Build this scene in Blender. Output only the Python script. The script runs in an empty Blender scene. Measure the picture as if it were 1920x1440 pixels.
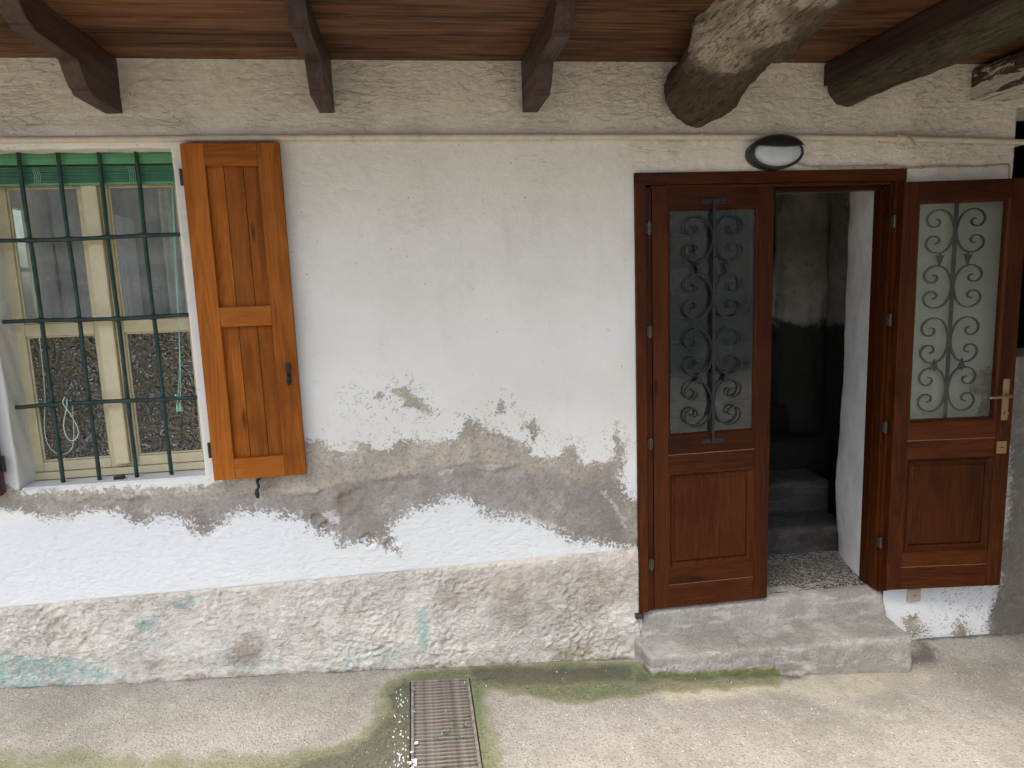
import bpy, bmesh, math, random
import numpy as np
from mathutils import Vector, Matrix

random.seed(7)
S = bpy.context.scene
COL = S.collection

# ------------------------------------------------------------------ camera
cam_d = bpy.data.cameras.new('camera')
cam = bpy.data.objects.new('camera', cam_d)
COL.objects.link(cam)
S.camera = cam
cam_d.sensor_width = 36.0
cam_d.lens = 1300.0 / 1920.0 * 36.0
cam_d.clip_start = 0.05
cam_d.clip_end = 500.0
YAW, PITCH, ROLL = math.radians(7.887), math.radians(-8.469), math.radians(-2.114)
fwd = Vector((math.sin(YAW) * math.cos(PITCH), math.cos(YAW) * math.cos(PITCH), math.sin(PITCH)))
rgt = Vector((math.cos(YAW), -math.sin(YAW), 0.0))
upv = rgt.cross(fwd)
r2 = rgt * math.cos(ROLL) + upv * math.sin(ROLL)
u2 = upv * math.cos(ROLL) - rgt * math.sin(ROLL)
m = Matrix((r2, u2, -fwd)).transposed().to_4x4()
m.translation = Vector((0.0, -3.0, 1.66))
cam.matrix_world = m

# ------------------------------------------------------------------ sky, sun, exposure
SUN_EL, SUN_AZ = math.radians(63.0), math.radians(224.0)   # azimuth clockwise from +Y (behind the camera, a little left)
world = bpy.data.worlds.new('World')
S.world = world
world.use_nodes = True
wn = world.node_tree
wn.nodes.clear()
sky = wn.nodes.new('ShaderNodeTexSky')
sky.sky_type = 'NISHITA'
sky.sun_disc = False
sky.sun_elevation = SUN_EL
sky.sun_rotation = SUN_AZ
sky.air_density = 1.0
sky.dust_density = 4.0
sky.ozone_density = 1.0
bg = wn.nodes.new('ShaderNodeBackground')
bg.inputs['Strength'].default_value = 0.10
wo = wn.nodes.new('ShaderNodeOutputWorld')
wn.links.new(sky.outputs[0], bg.inputs['Color'])
wn.links.new(bg.outputs[0], wo.inputs['Surface'])
sun_d = bpy.data.lights.new('sun', 'SUN')
sun_d.energy = 1.2
sun_d.angle = math.radians(36.0)
sun_d.color = (1.0, 0.975, 0.90)
sun = bpy.data.objects.new('sun', sun_d)
COL.objects.link(sun)
sdir = Vector((math.sin(SUN_AZ) * math.cos(SUN_EL), math.cos(SUN_AZ) * math.cos(SUN_EL), math.sin(SUN_EL)))
sun.rotation_euler = sdir.to_track_quat('Z', 'Y').to_euler()
S.view_settings.view_transform = 'Standard'
S.view_settings.look = 'None'
S.view_settings.exposure = 2.0
S.view_settings.gamma = 1.0
S.view_settings.use_curve_mapping = False
S.render.engine = 'CYCLES'
S.cycles.max_bounces = 8
S.cycles.diffuse_bounces = 4
S.cycles.glossy_bounces = 4
S.cycles.transmission_bounces = 6
S.cycles.transparent_max_bounces = 12
S.cycles.use_denoising = True
S.cycles.caustics_reflective = False
S.cycles.caustics_refractive = False

# ------------------------------------------------------------------ outlines of paint, plaster and moss, in metres
BARE=[[(-2.326,0.974),(-2.084,0.955),(-1.699,0.918),(-1.625,0.874),(-0.900,0.846),(-0.877,0.860),(-0.699,0.905),(-0.516,0.985),(-0.487,1.011),(-0.425,1.009),(-0.394,0.977),(-0.351,0.955),(-0.283,0.950),(-0.265,0.986),(-0.224,0.988),(-0.208,0.959),(-0.170,0.949),(-0.123,0.962),(-0.098,0.991),(-0.082,0.997),(-0.030,0.979),(0.005,0.968),(0.074,0.967),(0.157,0.974),(0.195,1.031),(0.201,1.060),(0.232,1.065),(0.266,1.027),(0.324,0.999),(0.359,0.984),(0.407,0.964),(0.442,0.942),(0.489,0.909),(0.501,0.883),(0.549,0.865),(0.610,0.861),(0.636,0.891),(0.661,0.907),(0.698,0.899),(0.721,0.848),(0.738,0.816),(0.771,0.824),(0.808,0.816),(0.871,0.832),(0.878,0.899),(0.868,0.949),(0.893,0.955),(0.918,0.883),(0.922,0.808),(0.908,0.745),(0.925,0.668),(0.971,0.638),(1.035,0.620),(1.033,0.380),(0.968,0.391),(0.865,0.422),(0.789,0.439),(0.713,0.454),(0.638,0.487),(0.564,0.532),(0.490,0.569),(0.430,0.589),(0.369,0.605),(0.308,0.610),(0.261,0.647),(0.227,0.687),(0.192,0.702),(0.132,0.714),(0.085,0.711),(0.060,0.688),(-0.012,0.677),(-0.071,0.667),(-0.119,0.637),(-0.145,0.607),(-0.163,0.572),(-0.149,0.533),(-0.128,0.494),(-0.112,0.480),(-0.151,0.496),(-0.196,0.530),(-0.230,0.548),(-0.277,0.545),(-0.323,0.537),(-0.369,0.536),(-0.385,0.579),(-0.411,0.594),(-0.456,0.598),(-0.499,0.626),(-0.508,0.663),(-0.540,0.678),(-0.573,0.686),(-0.628,0.705),(-0.693,0.715),(-0.758,0.733),(-0.803,0.720),(-0.849,0.693),(-0.896,0.661),(-0.931,0.634),(-0.959,0.636),(-0.986,0.669),(-1.000,0.706),(-1.040,0.726),(-1.093,0.738),(-1.137,0.725),(-1.170,0.704),(-1.202,0.707),(-1.231,0.733),(-1.269,0.764),(-1.330,0.781),(-1.393,0.770),(-1.456,0.762),(-1.537,0.769),(-1.616,0.782),(-1.654,0.802),(-1.713,0.813),(-2.107,0.802),(-2.354,0.802)],
[(-0.108,1.204),(-0.050,1.224),(-0.018,1.187),(0.048,1.124),(0.054,1.107),(-0.010,1.121),(-0.066,1.138),(-0.053,1.166)],
[(-0.177,1.192),(-0.153,1.214),(-0.143,1.190),(-0.167,1.173)],
[(0.358,1.129),(0.389,1.122),(0.375,1.080),(0.339,1.075),(0.340,1.099)],
[(0.469,1.025),(0.506,1.040),(0.524,0.997),(0.503,0.950),(0.484,0.975)],
[(2.895,1.278),(3.073,1.269),(4.131,1.218),(4.384,-0.647),(2.864,-0.401),(2.855,-0.192),(2.900,-0.049),(2.930,0.049),(2.895,0.183),(2.942,0.293),(2.944,0.574),(2.914,0.769)],
[(2.679,1.132),(2.759,1.154),(2.844,1.109),(2.873,0.880),(2.780,0.860),(2.717,0.917),(2.734,1.010),(2.665,1.040)],
[(2.381,-0.110),(2.439,-0.088),(2.469,-0.143),(2.537,-0.229),(2.400,-0.199)],
[(2.672,-0.201),(2.699,-0.145),(2.750,-0.224),(2.783,-0.266),(2.660,-0.258)]]
GREY=[[(-2.337,0.910),(-1.708,0.851),(-1.587,0.855),(-1.407,0.827),(-1.180,0.815),(-0.989,0.811),(-0.817,0.809),(-0.620,0.793),(-0.465,0.780),(-0.396,0.798),(-0.304,0.815),(-0.212,0.820),(-0.096,0.828),(0.021,0.838),(0.092,0.857),(0.140,0.861),(0.211,0.856),(0.257,0.833),(0.305,0.817),(0.378,0.836),(0.426,0.840),(0.461,0.805),(0.498,0.790),(0.547,0.811),(0.596,0.807),(0.645,0.778),(0.682,0.745),(0.744,0.725),(0.819,0.702),(0.856,0.660),(0.894,0.619),(0.931,0.512),(0.969,0.444),(1.033,0.425),(1.032,0.306),(-0.467,0.452),(-2.381,0.638)],
[(2.895,1.278),(3.073,1.269),(4.131,1.218),(4.384,-0.647),(2.864,-0.401),(2.855,-0.192),(2.900,-0.049),(2.930,0.049),(2.895,0.183),(2.942,0.293),(2.944,0.574),(2.914,0.769)]]
WHITE=[[(-0.449,0.690),(-0.391,0.709),(-0.360,0.668),(-0.364,0.619),(-0.404,0.630)],[(0.774,0.713),(0.831,0.693),(0.874,0.646),(0.914,0.579),(0.943,0.485),(0.923,0.474),(0.880,0.569),(0.843,0.631)],[(0.358,0.633),(0.431,0.620),(0.516,0.582),(0.614,0.540),(0.701,0.494),(0.638,0.505),(0.515,0.557),(0.393,0.603)],[(0.020,0.821),(0.092,0.845),(0.163,0.850),(0.138,0.822),(0.066,0.811)]]
TEAL=[([(-2.430,0.336),(-1.791,0.227),(-1.673,0.184),(-1.530,0.148),(-1.388,0.094),(-1.268,0.005),(-1.820,0.013),(-2.473,0.072)],0.9),([(-1.102,0.339),(-1.033,0.374),(-0.979,0.368),(-0.953,0.341),(-1.040,0.301),(-1.073,0.297)],1),([(-1.248,0.287),(-1.172,0.291),(-1.154,0.252),(-1.201,0.220),(-1.239,0.232)],1.2),([(-1.245,0.213),(-1.075,0.169),(-1.059,0.117),(-1.190,0.120),(-1.263,0.154)],0.6),([(-1.017,0.093),(-0.903,0.112),(-0.774,0.046),(-0.404,0.054),(-0.120,0.034),(-0.078,-0.076),(-0.735,-0.027),(-1.072,-0.019)],0.5),([(-0.056,0.221),(-0.008,0.216),(-0.014,-0.018),(-0.075,-0.029)],1),([(-0.153,0.077),(-0.117,0.073),(-0.110,-0.007),(-0.157,0.007)],0.7),([(-0.064,0.382),(-0.029,0.364),(-0.034,0.277),(-0.065,0.311)],0.8)]
BROWN=[([(-0.898,0.169),(-0.729,0.167),(-0.751,-0.008),(-0.899,0.043)],0.8),([(-1.321,0.111),(-1.171,0.093),(-1.112,0.024),(-1.289,0.015)],0.7),([(-0.005,0.369),(0.236,0.345),(0.180,0.183),(0.057,0.170)],0.5),([(0.235,0.332),(0.955,0.340),(0.966,0.179),(0.625,0.002),(0.373,0.057),(0.230,0.203)],0.55),([(0.022,-0.035),(0.977,-0.038),(0.975,-0.203),(0.018,-0.114)],0.4),([(-2.388,0.593),(-1.763,0.438),(-1.725,0.415),(-1.769,0.391),(-2.414,0.437)],0.3)]
PMOSS=[([(0.096,-0.039),(0.369,-0.055),(0.392,-0.127),(0.093,-0.097)],0.8),([(0.573,-0.046),(0.753,-0.062),(0.777,-0.152),(0.558,-0.120)],1)]
GMOSS=[([(-0.231,-0.239),(-0.183,-0.115),(-0.054,-0.058),(0.214,-0.029),(0.462,-0.038),(0.942,-0.063),(0.985,-0.198),(1.299,-0.210),(1.637,-0.214),(1.520,-0.283),(1.257,-0.300),(1.011,-0.297),(0.857,-0.323),(0.662,-0.343),(0.463,-0.297),(0.335,-0.221),(0.207,-0.221),(0.193,-0.355),(0.195,-0.725),(0.178,-0.869),(-0.686,-0.778),(-0.668,-0.622),(-0.434,-0.565),(-0.284,-0.496),(-0.209,-0.352)],1.0),([(-1.944,-0.419),(-1.307,-0.455),(-0.783,-0.529),(-0.242,-0.532),(-0.224,-0.875),(-1.754,-0.712)],0.42),([(0.199,-0.180),(0.237,-0.359),(0.260,-0.746),(0.138,-0.814)],0.42)]
GDAMP=[([(-0.203,-0.202),(-0.125,-0.107),(-0.079,-0.174),(-0.101,-0.680),(-0.101,-0.840),(-0.545,-0.792),(-0.499,-0.639),(-0.281,-0.544),(-0.166,-0.356)],1.0),([(0.165,-0.025),(0.906,-0.092),(0.872,-0.200),(0.386,-0.197),(0.180,-0.136)],0.8),([(0.914,-0.147),(1.705,-0.189),(1.672,-0.244),(0.913,-0.226)],0.8),([(2.463,0.020),(2.489,-0.114),(2.360,-0.202),(2.237,-0.214)],0.5)]
GPALE=[([(0.978,-0.253),(1.408,-0.251),(1.582,-0.310),(1.292,-0.384),(0.986,-0.363)],0.9),([(0.692,-0.226),(0.769,-0.212),(0.767,-0.262),(0.694,-0.267)],1),([(1.680,-0.232),(2.273,-0.241),(2.427,-0.323),(1.811,-0.434),(1.548,-0.369)],0.5)]
PITS=[(-0.956,0.671,0.030,0.0060),(-0.332,0.738,0.045,0.0070),(-0.289,0.773,0.030,0.0060),(-0.469,0.667,0.030,0.0050),(-0.253,0.550,0.040,0.0050),(-0.431,0.632,0.025,0.0060),(-0.150,0.526,0.030,0.0040),(-0.662,0.827,0.030,0.0050),(-1.178,0.027,0.020,0.0080),(0.163,1.093,0.010,0.0010)]

# ------------------------------------------------------------------ noise
_rng = np.random.RandomState(3)
_perm = np.concatenate([_rng.permutation(256)] * 3).astype(np.int64)
_grad = _rng.normal(size=(256, 3))
_grad /= np.linalg.norm(_grad, axis=1)[:, None]

def perlin(x, y, z):
    xi, yi, zi = np.floor(x).astype(np.int64), np.floor(y).astype(np.int64), np.floor(z).astype(np.int64)
    xf, yf, zf = x - xi, y - yi, z - zi
    u, v, w = [t * t * t * (t * (t * 6 - 15) + 10) for t in (xf, yf, zf)]
    xi &= 255; yi &= 255; zi &= 255
    def g(i, j, k):
        h = _perm[_perm[_perm[(xi + i) & 255] + ((yi + j) & 255)] + ((zi + k) & 255)] & 255
        q = _grad[h]
        return q[:, 0] * (xf - i) + q[:, 1] * (yf - j) + q[:, 2] * (zf - k)
    def l(a, b, t): return a + t * (b - a)
    return l(l(l(g(0, 0, 0), g(1, 0, 0), u), l(g(0, 1, 0), g(1, 1, 0), u), v),
             l(l(g(0, 0, 1), g(1, 0, 1), u), l(g(0, 1, 1), g(1, 1, 1), u), v), w) * 1.5

def fbm(x, y, z, size, octaves=4, gain=0.5, seed=0.0):
    x, y, z = np.broadcast_arrays(np.asarray(x, float), np.asarray(y, float), np.asarray(z, float))
    x, y, z = x.ravel(), y.ravel(), z.ravel()
    f, a, o = 1.0 / size, 1.0, np.zeros(len(x))
    for i in range(octaves):
        o += a * perlin(x * f + seed + i * 17.3, y * f + seed * 1.7 + 5.1, z * f + 3.3 * seed)
        f *= 2.03; a *= gain
    return o

def ridged(x, y, z, size, octaves=3, seed=0.0):
    x, y, z = np.broadcast_arrays(np.asarray(x, float), np.asarray(y, float), np.asarray(z, float))
    x, y, z = x.ravel(), y.ravel(), z.ravel()
    f, a, o = 1.0 / size, 1.0, np.zeros(len(x))
    for i in range(octaves):
        o += a * (1 - 2.2 * np.abs(perlin(x * f + seed + i * 9.7, y * f + seed, z * f + 2 * seed)))
        f *= 2.1; a *= 0.5
    return o

def smooth(a, b, x):
    t = np.clip((x - a) / (b - a), 0, 1)
    return t * t * (3 - 2 * t)

def sdist(poly, X, Y):
    """signed distance, positive inside"""
    P = np.asarray(poly, float)
    d = np.full(len(X), 1e9)
    inside = np.zeros(len(X), bool)
    n = len(P)
    for i in range(n):
        ax, ay = P[i]; bx, by = P[(i + 1) % n]
        ex, ey = bx - ax, by - ay
        L = ex * ex + ey * ey
        if L < 1e-12: continue
        t = np.clip(((X - ax) * ex + (Y - ay) * ey) / L, 0, 1)
        d = np.minimum(d, (X - ax - t * ex) ** 2 + (Y - ay - t * ey) ** 2)
        c = (ay > Y) != (by > Y)
        if abs(ey) > 1e-12:
            inside ^= c & (X < ax + (Y - ay) * ex / ey)
    d = np.sqrt(d)
    return np.where(inside, d, -d)

def sd_union(polys, X, Y, lim=0.12):
    o = np.full(len(X), -lim)
    for p in polys:
        o = np.maximum(o, sdist(p, X, Y))
    return np.clip(o, -lim, lim)

def field(polys, X, Y, soft):
    o = np.zeros(len(X))
    for p, w in polys:
        o = np.maximum(o, w * smooth(-soft, soft, sdist(p, X, Y)))
    return o

# ------------------------------------------------------------------ materials
class M:
    def __init__(s, name):
        s.m = bpy.data.materials.new(name); s.m.use_nodes = True
        s.t = s.m.node_tree; s.t.nodes.clear()
        s.out = s.t.nodes.new('ShaderNodeOutputMaterial')
        s.b = s.t.nodes.new('ShaderNodeBsdfPrincipled')
        s.t.links.new(s.b.outputs[0], s.out.inputs[0])
    def n(s, typ, **k):
        o = s.t.nodes.new(typ)
        for a, v in k.items(): setattr(o, a, v)
        return o
    def put(s, sock, v):
        if hasattr(v, 'links') or hasattr(v, 'is_linked'): s.t.links.new(v, sock)
        elif isinstance(v, (tuple, list)) and len(v) == 3 and sock.type == 'RGBA': sock.default_value = (*v, 1)
        else: sock.default_value = v
    def obj(s): return s.n('ShaderNodeTexCoord').outputs['Object']
    def attr(s, name, vec=False): 
        a = s.n('ShaderNodeAttribute', attribute_name=name)
        return a.outputs['Vector' if vec else 'Fac']
    def mapv(s, v, scale=(1, 1, 1), loc=(0, 0, 0), rot=(0, 0, 0)):
        o = s.n('ShaderNodeMapping'); s.put(o.inputs['Vector'], v)
        o.inputs['Scale'].default_value = scale; o.inputs['Location'].default_value = loc; o.inputs['Rotation'].default_value = rot
        return o.outputs[0]
    def noise(s, v, scale, detail=4, rough=0.55, dist=0.0):
        o = s.n('ShaderNodeTexNoise'); s.put(o.inputs['Vector'], v)
        o.inputs['Scale'].default_value = scale; o.inputs['Detail'].default_value = detail
        o.inputs['Roughness'].default_value = rough; o.inputs['Distortion'].default_value = dist
        return o.outputs['Fac']
    def voro(s, v, scale, feature='F1', rnd=1.0):
        o = s.n('ShaderNodeTexVoronoi', feature=feature); s.put(o.inputs['Vector'], v)
        o.inputs['Scale'].default_value = scale; o.inputs['Randomness'].default_value = rnd
        return o
    def math(s, op, a, b=0.0, c=0.0, clamp=False):
        o = s.n('ShaderNodeMath', operation=op, use_clamp=clamp)
        s.put(o.inputs[0], a); s.put(o.inputs[1], b); s.put(o.inputs[2], c)
        return o.outputs[0]
    def step(s, v, lo, hi, a=0.0, b=1.0):
        o = s.n('ShaderNodeMapRange', interpolation_type='SMOOTHSTEP')
        s.put(o.inputs['Value'], v)
        for k, x in (('From Min', lo), ('From Max', hi), ('To Min', a), ('To Max', b)): s.put(o.inputs[k], x)
        return o.outputs[0]
    def mix(s, f, a, b, mode='MIX'):
        o = s.n('ShaderNodeMix', data_type='RGBA', blend_type=mode)
        s.put(o.inputs[0], f); s.put(o.inputs[6], a); s.put(o.inputs[7], b)
        return o.outputs[2]
    def bump(s, h, dist, strength=1.0, nrm=None):
        o = s.n('ShaderNodeBump'); s.put(o.inputs['Height'], h)
        o.inputs['Distance'].default_value = dist; o.inputs['Strength'].default_value = strength
        if nrm is not None: s.put(o.inputs['Normal'], nrm)
        return o.outputs[0]
    def set(s, color=None, rough=None, normal=None, spec=None, metal=None):
        for k, v in (('Base Color', color), ('Roughness', rough), ('Normal', normal), ('Specular IOR Level', spec), ('Metallic', metal)):
            if v is not None: s.put(s.b.inputs[k], v)
        return s.m

def hollow_shade(s, h, lo=0.34, hi=0.5):
    """1 in the hollows of a relief, where shade is put into the colour"""
    return s.step(h, lo, hi, 1.0, 0.0)

def mat_wall():
    s = M('peeling_plaster'); p = s.obj()
    ne = s.noise(p, 9, 6, 0.62); nf = s.noise(p, 75, 4, 0.62); nb = s.noise(p, 2.2, 5, 0.5)
    nm = s.noise(p, 22, 6, 0.64)
    sd = s.attr('bare'); soft = s.attr('soft'); cream = s.attr('cream')
    # paint comes off in angular chips: coarse and fine cells shift the edge of the bare patch
    wp = s.n('ShaderNodeVectorMath', operation='MULTIPLY_ADD'); s.put(wp.inputs[0], s.colnoise(p, 40)); wp.inputs[1].default_value = (0.02, 0.02, 0.02); s.put(wp.inputs[2], p)
    c1 = s.n_sep(s.voro(wp.outputs[0], 42).outputs['Color']); c2 = s.n_sep(s.voro(wp.outputs[0], 115).outputs['Color'])
    amp = s.math('MULTIPLY_ADD', soft, 0.030, 0.026)
    e = s.math('MULTIPLY_ADD', s.math('SUBTRACT', ne, 0.5), 0.048, sd)
    e = s.math('MULTIPLY_ADD', s.math('SUBTRACT', nm, 0.5), 0.028, e)
    e = s.math('MULTIPLY_ADD', s.math('SUBTRACT', c1, 0.5), 0.018, e)
    e = s.math('ADD', e, s.math('MULTIPLY', s.math('SUBTRACT', c2, 0.5), amp))
    e = s.math('MULTIPLY_ADD', s.math('SUBTRACT', nf, 0.5), s.math('MULTIPLY', soft, 0.05), e)
    bare = s.step(e, s.math('MULTIPLY', s.math('MULTIPLY_ADD', soft, 0.006, 0.0008), -1.0), s.math('MULTIPLY_ADD', soft, 0.006, 0.0008))
    spn = s.math('ADD', s.math('MULTIPLY', c2, 0.22), s.math('ADD', s.math('MULTIPLY', nm, 0.55), s.math('MULTIPLY', ne, 0.35)))
    near = s.math('MULTIPLY', s.step(sd, -0.07, -0.005), s.math('MULTIPLY_ADD', soft, -0.5, 1.0))
    spt = s.math('MULTIPLY', s.math('MAXIMUM', s.attr('speck'), s.math('MULTIPLY', near, 0.9)), 0.10)
    sp = s.step(s.math('ADD', spn, spt), 0.735, 0.742)
    bare = s.math('MAXIMUM', bare, sp)
    rem = s.math('MULTIPLY', s.step(sd, 0.06, 0.0), s.step(spn, 0.665, 0.672))
    bare = s.math('MULTIPLY', bare, s.math('SUBTRACT', 1.0, s.math('MULTIPLY', rem, 0.85)))
    # paint
    paint = s.mix(s.step(nb, 0.35, 0.7), (0.80, 0.79, 0.725), (0.735, 0.72, 0.65))
    creamc = s.mix(s.step(nm, 0.3, 0.7), (0.80, 0.745, 0.63), (0.72, 0.655, 0.535))
    paint = s.mix(soft, paint, (0.735, 0.755, 0.745))  # cool skylight put into the colour of the lower paint
    paint = s.mix(cream, paint, creamc)
    st = s.step(s.noise(s.mapv(p, (1.0, 1.0, 0.3)), 5, 6, 0.68), 0.52, 0.78)
    paint = s.mix(s.math('MULTIPLY', st, s.math('MULTIPLY_ADD', cream, 0.22, 0.16)), paint, (0.47, 0.43, 0.35))
    specks = s.step(s.noise(p, 55, 2, 0.5), 0.725, 0.75)
    paint = s.mix(s.math('MULTIPLY', specks, s.math('MULTIPLY_ADD', cream, 0.5, 0.35)), paint, (0.17, 0.14, 0.10))
    # bare plaster and cement
    wide = s.noise(p, 5.5, 6, 0.6, 0.4)
    beige = s.mix(s.step(wide, 0.36, 0.62), (0.60, 0.535, 0.425), (0.49, 0.435, 0.345))
    grey = s.mix(s.step(wide, 0.36, 0.62), (0.45, 0.412, 0.372), (0.335, 0.302, 0.268))
    gf = s.math('MULTIPLY_ADD', s.math('SUBTRACT', ne, 0.5), 0.10, s.attr('grey'))
    gf = s.math('MULTIPLY_ADD', s.math('SUBTRACT', nf, 0.5), 0.05, gf)
    gf = s.step(gf, -0.02, 0.02)
    bc = s.mix(gf, beige, grey)
    bc = s.mix(s.step(nm, 0.52, 0.66, 0, 0.6), bc, (0.52, 0.485, 0.43))
    bc = s.mix(s.step(ne, 0.60, 0.46, 0, 0.35), bc, (0.27, 0.245, 0.215))
    bc = s.mix(s.math('MULTIPLY', s.attr('brownish'), s.step(nm, 0.35, 0.6)), bc, (0.27, 0.22, 0.16))
    bc = s.mix(s.math('MULTIPLY', s.attr('damp_dark'), s.step(wide, 0.3, 0.6, 0.4, 1.0)), bc, (0.20, 0.18, 0.165))
    wh = s.math('MULTIPLY_ADD', s.math('SUBTRACT', nm, 0.5), 1.2, s.attr('white'))
    wh = s.step(s.math('MULTIPLY_ADD', s.math('SUBTRACT', nf, 0.5), 1.2, wh), 0.5, 1.05)
    bc = s.mix(s.math('MULTIPLY', wh, 0.85), bc, (0.72, 0.71, 0.70))
    hg = s.noise(p, 60, 4, 0.68)
    bc = s.mix(s.math('MULTIPLY', hollow_shade(s, hg, 0.40, 0.5), 0.42), bc, (0.22, 0.195, 0.16))
    rim = s.math('MULTIPLY', s.step(e, -0.009, -0.001), s.math('SUBTRACT', 1.0, bare))
    paint = s.mix(s.math('MULTIPLY', rim, 0.30), paint, (0.50, 0.45, 0.37))
    # relief of the paint skin: trowel marks under the eaves, shade put into the colour of the hollows
    pt = s.step(nb, 0.38, 0.6, 0.15, 1.0)
    ht = s.noise(s.mapv(p, (0.75, 1, 1.9)), 30, 5, 0.66, 0.8)
    paint = s.mix(s.math('MULTIPLY', s.math('MULTIPLY', hollow_shade(s, ht, 0.36, 0.46), s.math('POWER', cream, 2.0)), s.math('MULTIPLY', pt, 0.45)), paint, (0.33, 0.28, 0.21))
    paint = s.mix(s.math('MULTIPLY', s.math('MULTIPLY', hollow_shade(s, ht, 0.33, 0.42), soft), 0.25), paint, (0.50, 0.47, 0.42))
    col = s.mix(bare, paint, bc)
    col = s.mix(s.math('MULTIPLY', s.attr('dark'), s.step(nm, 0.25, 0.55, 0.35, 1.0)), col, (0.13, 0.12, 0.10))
    bf = s.step(sd, -0.01, 0.01)
    h1 = s.math('MULTIPLY', hg, s.math('ADD', s.math('MULTIPLY_ADD', bf, 1.0, 0.15), s.math('MULTIPLY', cream, 0.25)))
    h2 = s.math('MULTIPLY', ht, s.math('ADD', s.math('MULTIPLY_ADD', soft, 0.35, 0.10), s.math('MULTIPLY', s.math('MULTIPLY', s.math('POWER', cream, 2.0), pt), 1.7)))
    lip = s.math('MULTIPLY', s.step(e, 0.001, -0.001), 0.30)
    return s.set(col, 0.92, s.bump(s.math('ADD', s.math('ADD', h1, h2), lip), 0.009, 1.0), 0.2)

def mat_plinth():
    s = M('roughcast'); p = s.obj()
    nm = s.noise(p, 11, 6, 0.64, 0.3); nf = s.noise(p, 70, 4, 0.62); nb = s.noise(p, 3, 6, 0.6, 0.4); ne = s.noise(p, 24, 6, 0.70)
    c = s.mix(s.step(nb, 0.38, 0.60), (0.71, 0.66, 0.58), (0.66, 0.63, 0.575))
    c = s.mix(s.step(nm, 0.52, 0.66, 0, 0.6), c, (0.52, 0.475, 0.405))
    c = s.mix(s.step(ne, 0.56, 0.66, 0, 0.7), c, (0.68, 0.655, 0.62))
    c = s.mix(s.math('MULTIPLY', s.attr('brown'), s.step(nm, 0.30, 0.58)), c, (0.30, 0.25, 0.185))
    tv = s.math('MULTIPLY_ADD', s.math('SUBTRACT', ne, 0.5), 1.6, s.math('MULTIPLY', s.attr('teal'), 0.72))
    tv = s.math('MULTIPLY_ADD', s.math('SUBTRACT', nf, 0.5), 0.8, tv)
    tf = s.step(tv, 0.18, 0.95)
    tc = s.mix(nm, (0.20, 0.38, 0.34), (0.47, 0.61, 0.57))
    c = s.mix(s.math('MULTIPLY', tf, 0.88), c, tc)
    mf = s.step(s.math('MULTIPLY_ADD', s.math('SUBTRACT', ne, 0.5), 2.0, s.attr('moss')), 0.35, 1.1)
    c = s.mix(s.math('MULTIPLY', mf, 0.65), c, (0.20, 0.19, 0.075))
    c = s.mix(s.math('MULTIPLY', s.attr('edge'), s.step(ne, 0.38, 0.62)), c, (0.58, 0.50, 0.37))
    h1 = s.noise(s.mapv(p, (0.8, 1, 1.35)), 40, 6, 0.72, 0.7); h2 = s.noise(p, 110, 3, 0.6)
    h = s.math('MULTIPLY_ADD', h2, 0.35, h1)
    rp = s.step(s.noise(p, 4.5, 5, 0.6, 0.6), 0.40, 0.60, 0.15, 0.46)
    c = s.mix(s.math('MULTIPLY', hollow_shade(s, h, 0.57, 0.68), rp), c, (0.28, 0.235, 0.185))
    hb = s.math('MULTIPLY', h, s.math('ADD', rp, 0.35))
    return s.set(c, 0.95, s.bump(hb, 0.018, 1.0), 0.15)

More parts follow.
